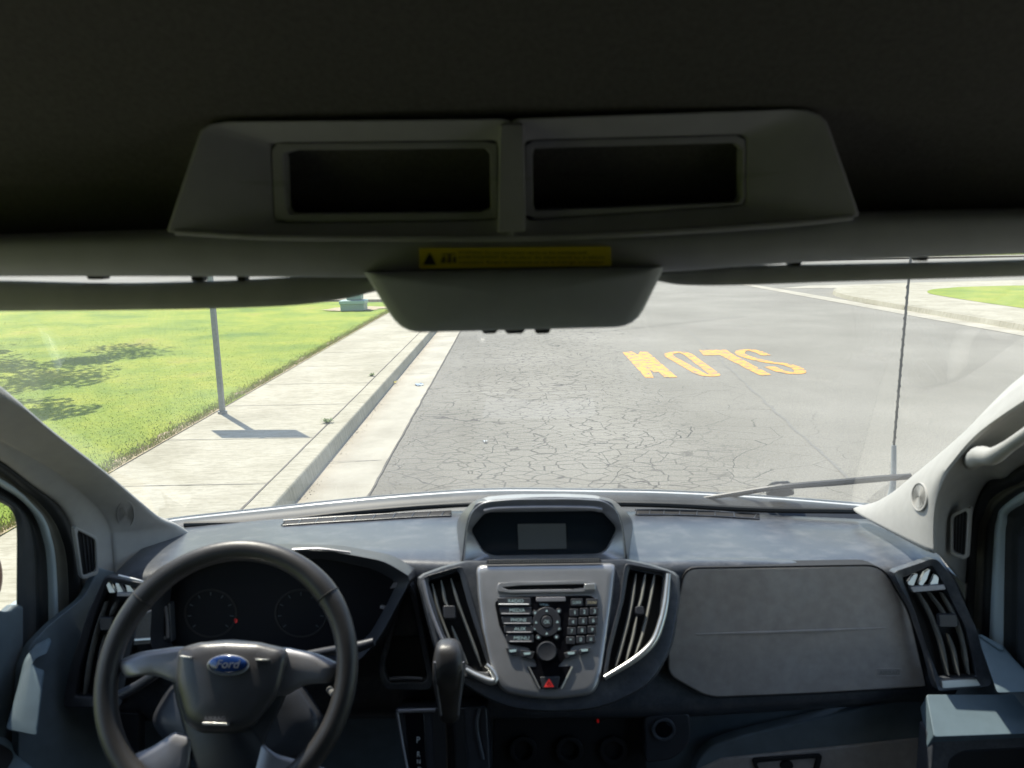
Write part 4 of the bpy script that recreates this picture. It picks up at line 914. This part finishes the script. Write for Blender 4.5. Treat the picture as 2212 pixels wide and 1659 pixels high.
trio = [(1186,1466),(1197,1484),(1175,1484)]; tin_ = [(1186,1472),(1192,1481),(1180,1481)]
ring('hazard_triangle', trio, tin_, S, 0.0168, 0.0158, M['red'], pn, n=48, bevel=0); 
plate('hazard_triangle_centre', [(1186,1475),(1189,1480),(1183,1480)], S, 0.0168, 0.0158, M['red'], pn, 0)
for a,b in (((1236,1440),(1212,1488)),((1142,1440),(1166,1488))): tube('panel_edge', [S.at(*a,0.014), S.at(*b,0.014)], 0.0016, M['chrome'], pn, 8)
# centre vents
cut(st, rnd([(921,1249),(990,1229),(1011,1305),(1059,1453),(1030,1451),(999,1431),(959,1370)],[6,6,0,8,6,8,0]), S, 0.05)
cut(st, rnd([(1360,1225),(1437,1239),(1429,1330),(1405,1393),(1311,1457),(1321,1400),(1347,1300)],[6,6,0,16,6,0,0]), S, 0.05)
vcl = vent('air_vent', rnd([(912,1246),(1000,1221),(1022,1300),(1070,1472),(1040,1474),(1000,1462),(955,1380)],[8,8,0,10,8,10,0]), rnd([(922,1250),(990,1230),(1010,1305),(1058,1452),(1030,1450),(1000,1430),(960,1370)],[6,6,0,8,6,8,0]), S,
     [[(934,1262),(948,1320),(970,1380),(992,1430)],[(953,1254),(962,1300),(972,1320)],[(974,1250),(992,1310),(1018,1380),(1040,1440)],[(976,1352),(990,1390),(1010,1435)]], M['dash_dark'], hook=(970,1322,13,14))
tube('vent_trim', [S.at(x,y,0.014) for x,y in ((1006,1446),(1030,1460),(1060,1472),(1070,1466),(1062,1448),(1050,1436))], [0.004,0.006,0.007,0.006,0.005,0.004], M['chrome'], vcl, 10, 4)
tube('vent_trim', [S.at(x,y,0.012) for x,y in ((914,1254),(928,1310),(950,1370),(975,1420))], 0.0035, M['spoke'], vcl, 8, 4)
vcl['label'] = 'centre air vent beside the gear knob'
vcr = vent('air_vent', rnd([(1350,1215),(1452,1234),(1440,1330),(1414,1400),(1300,1476),(1312,1400),(1338,1300)],[8,10,0,20,10,0,0]), rnd([(1360,1226),(1436,1240),(1428,1330),(1404,1392),(1312,1456),(1322,1400),(1348,1300)],[6,6,0,16,6,0,0]), S,
     [[(1374,1240),(1362,1320),(1342,1400),(1330,1440)],[(1394,1240),(1386,1290),(1378,1316)],[(1414,1242),(1404,1300),(1388,1370),(1372,1415)],[(1376,1330),(1366,1380),(1352,1430)]], M['dash_dark'], hook=(1382,1318,9,9))
tube('vent_trim', [S.at(x,y,0.015) for x,y in ((1444,1240),(1438,1300),(1428,1345),(1410,1388),(1370,1425),(1306,1464))], [0.0045,0.006,0.0065,0.0065,0.006,0.0045], M['chrome'], vcr, 10, 5)
vcr['label'] = 'centre air vent beside the airbag cover'

# ---- display pod on top of the stack
T = Plane(P(1175,1150,1.40), Vector((0,-1,0.22)))
oo = rnd([(1000,1218),(1008,1140),(1018,1104),(1044,1084),(1110,1078),(1240,1077),(1304,1081),(1332,1100),(1346,1140),(1352,1212)],[6,20,16,14,30,30,14,16,20,6])
ii = rnd([(1016,1146),(1048,1107),(1300,1104),(1334,1142),(1310,1188),(1292,1198),(1066,1202),(1044,1192)],[10,12,12,10,8,8,8,8])
hood_ = ring('display_hood', oo, ii, T, 0.022, -0.06, M['silver'], v, n=160, bevel=0.003, tin=0.0)
plate('display_face', ii, T, -0.008, -0.02, M['bezel'], hood_, 0)
plate('display_screen', rnd([(1118,1132),(1222,1131),(1224,1185),(1120,1187)],2), T, -0.0055, -0.008, M['lens'], hood_, 0)
tube('hood_lip', [T.at(x,y,0.02) for x,y in ((1046,1104),(1080,1099),(1175,1097),(1270,1098),(1300,1102))], 0.005, M['chrome'] if False else M['spoke'], hood_, 10, 5)
# roof of the pod running back to the windshield
rows = [[T.at(x,y,0.015) for x,y in ((1000,1216),(1010,1135),(1022,1104),(1048,1085),(1175,1077),(1300,1082),(1328,1102),(1342,1135),(1352,1210))],
        [P(x,y,1.5) for x,y in ((990,1216),(1000,1130),(1016,1098),(1046,1078),(1175,1072),(1304,1076),(1334,1098),(1350,1130),(1362,1210))],
        [P(x,y,1.74) for x,y in ((975,1190),(988,1130),(1008,1100),(1044,1080),(1175,1075),(1306,1079),(1344,1100),(1366,1130),(1376,1190))]]
loft('pod_cover', rows, M['dash'], hood_, 5, 5, 0.004)

# ---- open bin left of the stack
BN = Plane(P(876,1400,1.335), Vector((0,-1,0.2)))
bo = rnd([(879,1246),(900,1290),(938,1470),(930,1492),(830,1492),(814,1444),(850,1320)],[14,0,20,12,14,20,0]); bi = rnd([(879,1268),(892,1310),(922,1462),(916,1474),(838,1474),(828,1444),(858,1330)],[10,0,12,8,10,12,0])
bn = ring('storage_pocket', bo, bi, BN, 0.008, -0.03, M['dash'], v, n=120, bevel=0.003)
N = len(bi); a = [BN.at(x,y,-0.004) for x,y in bi]; b = [q-BN.n*(0.03+0.05*(1 if bi[i][1]>1390 else 0.1)) for i,q in enumerate(a)]
plate('pocket_floor', bi, BN, -0.018, -0.03, M['dash'], bn, 0)
plate('pocket_well', rnd([(838,1376),(906,1376),(920,1462),(914,1472),(838,1472),(828,1444)],4), BN, -0.012, -0.018, M['matblack'], bn, 0)
tube('pocket_lip', [BN.at(x,y,0.008) for x,y in ((842,1466),(875,1464),(912,1466))], 0.003, M['spoke'], bn, 8, 3)

# ---- instrument cluster
IC = Plane(P(560,1320,1.33), Vector((0,-1,0.3)))
co = rnd([(330,1250),(430,1204),(560,1186),(713,1190),(830,1212),(890,1248),(862,1300),(822,1375),(775,1430),(600,1470),(380,1470),(322,1400)],[30,20,20,20,20,14,0,20,20,20,30,30])
ci = rnd([(350,1262),(440,1222),(560,1204),(713,1208),(810,1230),(858,1258),(836,1304),(800,1368),(756,1412),(600,1452),(390,1452),(342,1392)],[24,20,20,20,20,14,0,20,20,20,24,24])
cl = ring('instrument_cluster', co, ci, IC, 0.045, -0.05, M['dash_dark'], v, n=150, bevel=0.006, tin=0.02)
plate('cluster_face', ci, IC, -0.02, -0.03, mat('cluster_black',(0.008,0.009,0.012),0.6,spec=0.15), cl, 0)
for x,y,r in ((455,1325,58),(650,1325,58)):
    ring('dial', ell(x,y,r,r*0.92,40), ell(x,y,r-5,(r-5)*0.92,40), IC, -0.0185, -0.02, M['matblack'], cl, n=48, bevel=0.0006)
    tick = []
    for k in range(9):
        a = math.radians(140+k*32.5); tick.append(([IC.at(x+math.cos(a)*q+math.sin(a)*w,y+math.sin(a)*q*0.92-math.cos(a)*w,-0.0185) for q,w in ((r-8,-1),(r-8,1),(r-16,1),(r-16,-1))],[(0,1,2,3)]))
    V,Fc = join(tick); obj('dial_ticks', V, Fc, mat('dial_tick_grey',(0.05,0.07,0.085),0.5), cl, False)
plate('warning_lamp', ell(509,1341,3.5,5,12), IC, -0.0185, -0.02, M['redled'], cl, 0)
tube('cluster_painted_glint', [IC.at(x,y,0.047) for x,y in ((632,1188),(690,1186),(757,1194))], 0.0025, M['spoke'], cl, 8, 3)  # lighter strip imitating the lit edge of the cluster hood
# switch panel seen through the wheel, left
SWP = Plane(P(335,1350,1.325), Vector((0,-1,0.25)))
sp_ = plate('switch_panel', rnd([(296,1330),(366,1302),(372,1388),(286,1396)],6), SWP, 0.0, -0.03, M['dash'], v, 0.003)
tube('panel_trim', [SWP.at(x,y,0.003) for x,y in ((357,1310),(361,1345),(362,1378))], 0.003, M['spoke'], sp_, 8, 3)
tube('panel_trim', [SWP.at(x,y,0.003) for x,y in ((292,1382),(325,1380),(358,1378))], 0.0034, M['chrome'], sp_, 8, 3)
# side switches right of the cluster
SS = Plane(P(850,1330,1.325), Vector((0,-1,0.2)))
ss = plate('side_trim', rnd([(880,1252),(866,1300),(835,1370),(800,1410),(812,1370),(838,1300),(862,1262)],6), SS, 0.012, -0.03, M['dash_dark'], v, 0.003)
for q in ([(848,1262),(868,1254),(860,1268),(842,1272)],[(822,1308),(842,1314),(838,1320),(820,1314)]): plate('switch', rnd(q,2), SS, 0.016, 0.006, M['spoke'], ss, 0.001)
plate('switch_mark', ell(825,1333,4,5,12), SS, 0.0135, 0.006, M['glyph'], ss, 0)

# ---- steering column, stalks
tube('steering_column', [P(500,1560,1.30),P(498,1500,1.16),P(494,1450,1.06)], [0.075,0.065,0.05], M['dash_dark'], v, 20, 3)
tube('control_stalk', [P(640,1420,1.2),P(720,1405,1.19),P(770,1398,1.18),P(808,1386,1.18)], [0.008,0.008,0.010,0.007], M['dash_dark'], v, 12, 4)
tube('control_stalk', [P(360,1440,1.2),P(300,1480,1.2),P(262,1500,1.2)], [0.008,0.009,0.010], M['dash_dark'], v, 12, 4)
lc = dome('column_shroud', rnd([(380,1470),(640,1470),(700,1560),(650,1640),(400,1640),(330,1560)],30), Plane(P(500,1550,1.16), Vector((0,-0.85,0.5))), [(1.05,-0.08),(1.0,-0.01),(0.93,0.0),(0.6,0.004)], M['dash_dark'], v)
tube('ignition_key', [P(712,1490,1.18),P(722,1500,1.14)], 0.006, M['chrome'], lc, 10)

# ---- steering wheel
wn_ = Vector((0,-math.cos(math.radians(31)),math.sin(math.radians(31))))
wc = EYE+ray(491,1452)*1.09
WP = Plane(wc, wn_)
wx = Vector((1,0,0)); wx = (WP.at(591,1452-1.75)-wc).normalized(); wy = wn_.cross(wx)*-1
if wy.z < 0: wy = -wy
wheel = empty('steering_wheel', wc); wheel.parent = v
Rw, rw = 0.1765, 0.0162
rows = []; NU = 120
for i in range(NU):
    a = 2*math.pi*i/NU; d = wx*math.cos(a)+wy*math.sin(a); rows.append([])
    deg = math.degrees(a)%360
    grip = 1.0
    for c0 in (40,140): grip = max(grip, 1+0.10*math.exp(-((deg-c0)/16)**2))
    for k in range(18):
        b = 2*math.pi*k/18; rr = rw*grip
        rows[-1].append(d*(Rw+math.cos(b)*rr)+wn_*(math.sin(b)*rr*0.92))
rows.append(rows[0]); V,Fc = grid(rows, True); rim = obj('rim', V, Fc, M['wheel'], wheel)
for deg in (37,143):
    a = math.radians(deg); d = wx*math.cos(a)+wy*math.sin(a); t = wx*-math.sin(a)+wy*math.cos(a); pts = []
    for k in range(25):
        b = 2*math.pi*k/24; pts.append(d*(Rw+math.cos(b)*rw*1.1)+wn_*(math.sin(b)*rw*1.03)); 
    tube('rim_seam', pts, 0.0011, M['matblack'], wheel, 6)
def wplate(fn, name, px, *a, **k):
    o = fn(name, px, WP, *a, **k); 
    for vv in o.data.vertices: vv.co -= wc
    return o
def wdome(name, px, layers, m): return wplate(dome, name, resample(px,80), layers, m, wheel)
wdome('spoke', rnd([(246,1432),(300,1408),(390,1396),(430,1400),(430,1480),(384,1478),(330,1456),(268,1466)],[10,20,10,6,6,14,30,12]), [(0.97,-0.028),(1.0,-0.012),(0.98,-0.003),(0.92,0.002),(0.6,0.005)], M['spoke'])
wdome('spoke', rnd([(560,1400),(620,1398),(690,1412),(738,1436),(716,1476),(660,1478),(618,1504),(560,1510)],[6,10,20,10,12,20,14,6]), [(0.97,-0.028),(1.0,-0.012),(0.98,-0.003),(0.92,0.002),(0.6,0.005)], M['spoke'])
wdome('spoke', rnd([(262,1640),(330,1612),(378,1580),(420,1590),(410,1662),(352,1706),(300,1720)],[10,14,6,6,10,10,10]), [(0.97,-0.03),(1.0,-0.014),(0.98,-0.006),(0.9,-0.002),(0.6,0.0)], M['spoke'])
wdome('spoke', rnd([(560,1600),(595,1628),(640,1640),(712,1662),(690,1720),(600,1720),(540,1680)],[6,10,10,10,10,10,10]), [(0.97,-0.03),(1.0,-0.014),(0.98,-0.006),(0.9,-0.002),(0.6,0.0)], M['spoke'])
wdome('hub_housing', rnd([(372,1404),(490,1376),(628,1400),(622,1500),(575,1590),(560,1680),(430,1680),(400,1590),(372,1480)],[20,60,24,30,30,20,20,30,30]), [(0.95,-0.05),(1.0,-0.02),(0.985,-0.006),(0.93,-0.002)], M['dash_dark'])
padpx = rnd([(384,1402),(430,1388),(490,1384),(560,1387),(620,1402),(622,1420),(606,1496),(545,1572),(510,1584),(432,1584),(400,1560),(378,1476)],[16,0,0,0,16,10,24,24,10,16,14,20])
padpx = [(x,y) for x,y in padpx]
wdome('hub_pad', padpx, [(1.0,-0.006),(1.005,0.006),(0.99,0.014),(0.96,0.019),(0.88,0.024),(0.7,0.028),(0.4,0.030),(0.1,0.031)], M['pad'])
wplate(dome, 'badge_rim', ell(493,1437,46,23,48), [(1,0.026),(1.0,0.034),(0.95,0.036),(0.9,0.035)], M['chrome'], wheel)
bd = wplate(dome, 'badge', ell(492,1434,41,19,48), [(1,0.03),(1.0,0.037),(0.9,0.0385),(0.5,0.0395),(0.2,0.0398)], M['blueoval'], wheel)
V,Fc = ptext('Ford', 492, 1434, 56, WP, 0.0412, 18, 0.35); V = [q-wc for q in V]; obj('badge_script', V, Fc, M['chrome'], wheel, False, solid=0.0006)
for px in ([(387,1416),(413,1419),(412,1423),(388,1420)],[(551,1423),(581,1424),(580,1428),(551,1427)]): wplate(plate, 'horn_mark', px, 0.034, 0.02, M['chrome'], wheel, 0.0003)
hm = [ptext('o', x, y, 9, WP, 0.0335, 8) for x,y in ((397,1405),(408,1404),(558,1412),(568,1412))]
V,Fc = join(hm); obj('horn_symbol', [q-wc for q in V], Fc, M['spoke'], wheel, False)
V,Fc = ptext('AIRBAG', 463, 1552, 46, WP, 0.032, 10); obj('airbag_lettering', [q-wc for q in V], Fc, M['spoke'], wheel, False)
wplate(plate, 'airbag_bar', rnd([(436,1560),(490,1562),(492,1568),(438,1566)],2), 0.033, 0.02, M['chrome'], wheel, 0.0005)

# ---- gear selector
GP = Plane(P(960,1600,1.25), Vector((0,-1,0.45)))
gp = plate('gear_panel', rnd([(852,1530),(1052,1526),(1062,1720),(884,1720)],[10,10,6,6]), GP, 0.0, -0.1, M['dash_dark'], v, 0.005)
plate('gate_strip', rnd([(872,1540),(916,1540),(925,1720),(892,1720)],4), GP, 0.003, 0.0, M['black'], gp, 0.001)
plate('gate_slot', rnd([(934,1535),(1000,1533),(1014,1720),(940,1720)],6), GP, 0.0025, -0.002, M['matblack'], gp, 0.001)
tube('gate_trim', [GP.at(x,y,0.003) for x,y in ((860,1536),(920,1534),(940,1534))], 0.0035, M['spoke'], gp, 8, 3)
tube('gate_trim', [GP.at(x,y,0.003) for x,y in ((858,1538),(872,1620),(892,1720))], 0.0025, M['spoke'], gp, 8, 3)
tube('gate_trim', [GP.at(x,y,0.003) for x,y in ((1036,1532),(1030,1570),(1044,1640))], 0.003, M['dash'], gp, 8, 3)
lt = [ptext(ch, x, y, 8, GP, 0.0036, h) for ch,x,y,h in (('P',903,1598,14),('R',904,1629,12),('N',904,1645,10),('D',906,1661,10))]
V,Fc = join(lt); obj('gear_letters', V, Fc, mat('gear_letter_white',(0.6,0.63,0.62),0.5), gp, False)
# lever and knob: sections stacked along the lever
def sect(cx_, cy_, wpx, dep, Y, n=24):
    c = P(cx_,cy_,Y); w = wpx/F*(c-EYE).length/2; out = []
    for k in range(n):
        a = 2*math.pi*k/n; ca, sa = math.cos(a), math.sin(a)
        out.append(c+Vector((w*math.copysign(abs(ca)**0.7,ca), dep*math.copysign(abs(sa)**0.7,sa), 0)))
    return out
rows = [sect(966,1388,14,0.006,1.09),sect(967,1390,40,0.016,1.09),sect(968,1398,52,0.022,1.09),sect(970,1430,66,0.025,1.08),sect(970,1460,64,0.025,1.08),sect(970,1495,54,0.021,1.09),sect(971,1530,42,0.016,1.09),sect(971,1549,38,0.014,1.095),sect(972,1552,30,0.012,1.095)]
V,Fc = grid(rows, True); Fc += [tuple(range(23,-1,-1)), tuple((len(rows)-1)*24+k for k in range(24))]
kb = obj('gear_knob', V, Fc, M['wheel'], v, True, autos=60)
tube('gear_lever', [P(971,1545,1.095),P(974,1600,1.12),P(976,1680,1.14)], 0.009, M['black'], kb, 12)
tube('knob_trim', [P(x,y,1.06) for x,y in ((939,1430),(944,1480),(953,1545))], 0.0014, M['spoke'], kb, 6, 3)
tube('knob_trim', [P(x,y,1.06) for x,y in ((1001,1430),(996,1480),(990,1545))], 0.0014, M['spoke'], kb, 6, 3)

# ---- lower left switches, lower right trim
LS = Plane(P(150,1580,1.38), Vector((0,-1,0.15)))
ls = plate('light_switch_panel', rnd([(146,1536),(300,1540),(300,1640),(150,1632)],12), LS, 0.008, -0.02, M['dash_dark'], v, 0.003)
dome('light_switch', ell(188,1574,28,28,32), LS, [(1,0.006),(0.98,0.022),(0.85,0.026),(0.4,0.026)], M['black'], ls)
ring('switch_rim', ell(188,1574,32,32,32), ell(188,1574,28,28,32), LS, 0.012, 0.006, M['spoke'], ls, n=40)
dome('side_air_outlet', ell(108,1584,30,32,32), LS, [(1,-0.02),(1,0.004),(0.8,0.006),(0.6,-0.004)], M['dash_dark'], v)
# pale mouldings where the dash ends meet the doors
SL_ = Plane(PX(130,1400,-0.895), Vector((1,-0.35,0.25)))
plate('dash_side', rnd([(214,1226),(182,1290),(112,1344),(68,1390),(48,1440),(40,1600),(40,1760),(300,1760),(300,1250)],[6,20,20,14,10,4,4,4,4]), SL_, 0.0, -0.02, M['navy'], v, 0.006)
SR_ = Plane(PX(2140,1360,0.94), Vector((-1,-0.35,0.25)))
plate('dash_side', rnd([(2036,1222),(2068,1246),(2120,1284),(2168,1318),(2262,1402),(2330,1500),(2330,1640),(2040,1640)],[6,10,20,20,14,6,4,4]), SR_, 0.0, -0.02, M['navy'], v, 0.006)
dome('dash_end_cap', ell(2200,1398,82,26,40,0.15), SR_, [(1.0,-0.01),(1.0,0.003),(0.9,0.006),(0.6,0.007)], M['dash_dark'], v)
NL = Plane(PX(70,1500,-0.875), Vector((0.6,-0.6,0.9)))
dome('dash_end', resample(rnd([(108,1376),(112,1392),(80,1406),(68,1424),(76,1442),(97,1448),(94,1468),(80,1590),(12,1576),(38,1484),(52,1424),(74,1394)],[4,4,8,8,8,5,5,8,8,10,14,10]),80), NL, [(1.0,-0.03),(1.0,-0.004),(0.98,0.0),(0.8,0.002)], M['pale_low'], v)
ND = Plane(PX(10,1620,-0.91), Vector((0.6,-0.6,0.9)))
dl = dome('door_pull', resample(rnd([(-60,1588),(10,1592),(26,1606),(30,1626),(74,1660),(80,1680),(30,1760),(-60,1760)],[4,8,8,10,14,14,20,4]),80), ND, [(1.0,-0.04),(1.0,-0.004),(0.97,0.0),(0.85,0.001)], M['pale_low'], v)
plate('door_pull_recess', rnd([(-40,1604),(2,1606),(26,1622),(30,1634),(-6,1700),(-40,1700)],8), ND, 0.004, 0.0, M['matblack'], dl, 0.001)
NR = Plane(P(2160,1450,1.245), Vector((-0.25,-0.55,0.8)))
dome('dash_end', resample(rnd([(2112,1368),(2166,1394),(2194,1428),(2250,1480),(2260,1494),(2154,1497),(2120,1400)],[4,8,14,10,4,4,8]),80), NR, [(1.0,-0.03),(1.0,-0.003),(0.975,0.0),(0.8,0.001)], M['pale_low'], v)
plate('dash_end_lip', rnd([(2114,1372),(2120,1370),(2166,1394),(2168,1402),(2160,1404)],3), NR, 0.007, -0.004, M['pale_low'], v, 0.002)
NB = Plane(P(2110,1560,1.235), Vector((-0.10,-0.5,0.85)))
sh_ = plate('dash_end_shelf', rnd([(2001,1500),(2290,1500),(2290,1582),(2018,1592)],[6,4,4,8]), NB, 0.0, -0.05, M['pale_low'], v, 0.018, seg=5)
plate('dash_end_pocket', rnd([(2016,1594),(2290,1584),(2290,1760),(2004,1760)],6), Plane(P(2110,1600,1.225), Vector((-0.1,-1,0.1))), 0.0, -0.06, M['dash'], v, 0.006)
plate('pocket_mouth', rnd([(2050,1640),(2080,1622),(2290,1612),(2290,1750),(2040,1750)],16), Plane(P(2110,1600,1.225), Vector((-0.1,-1,0.1))), 0.002, -0.01, M['matblack'], v, 0.002)
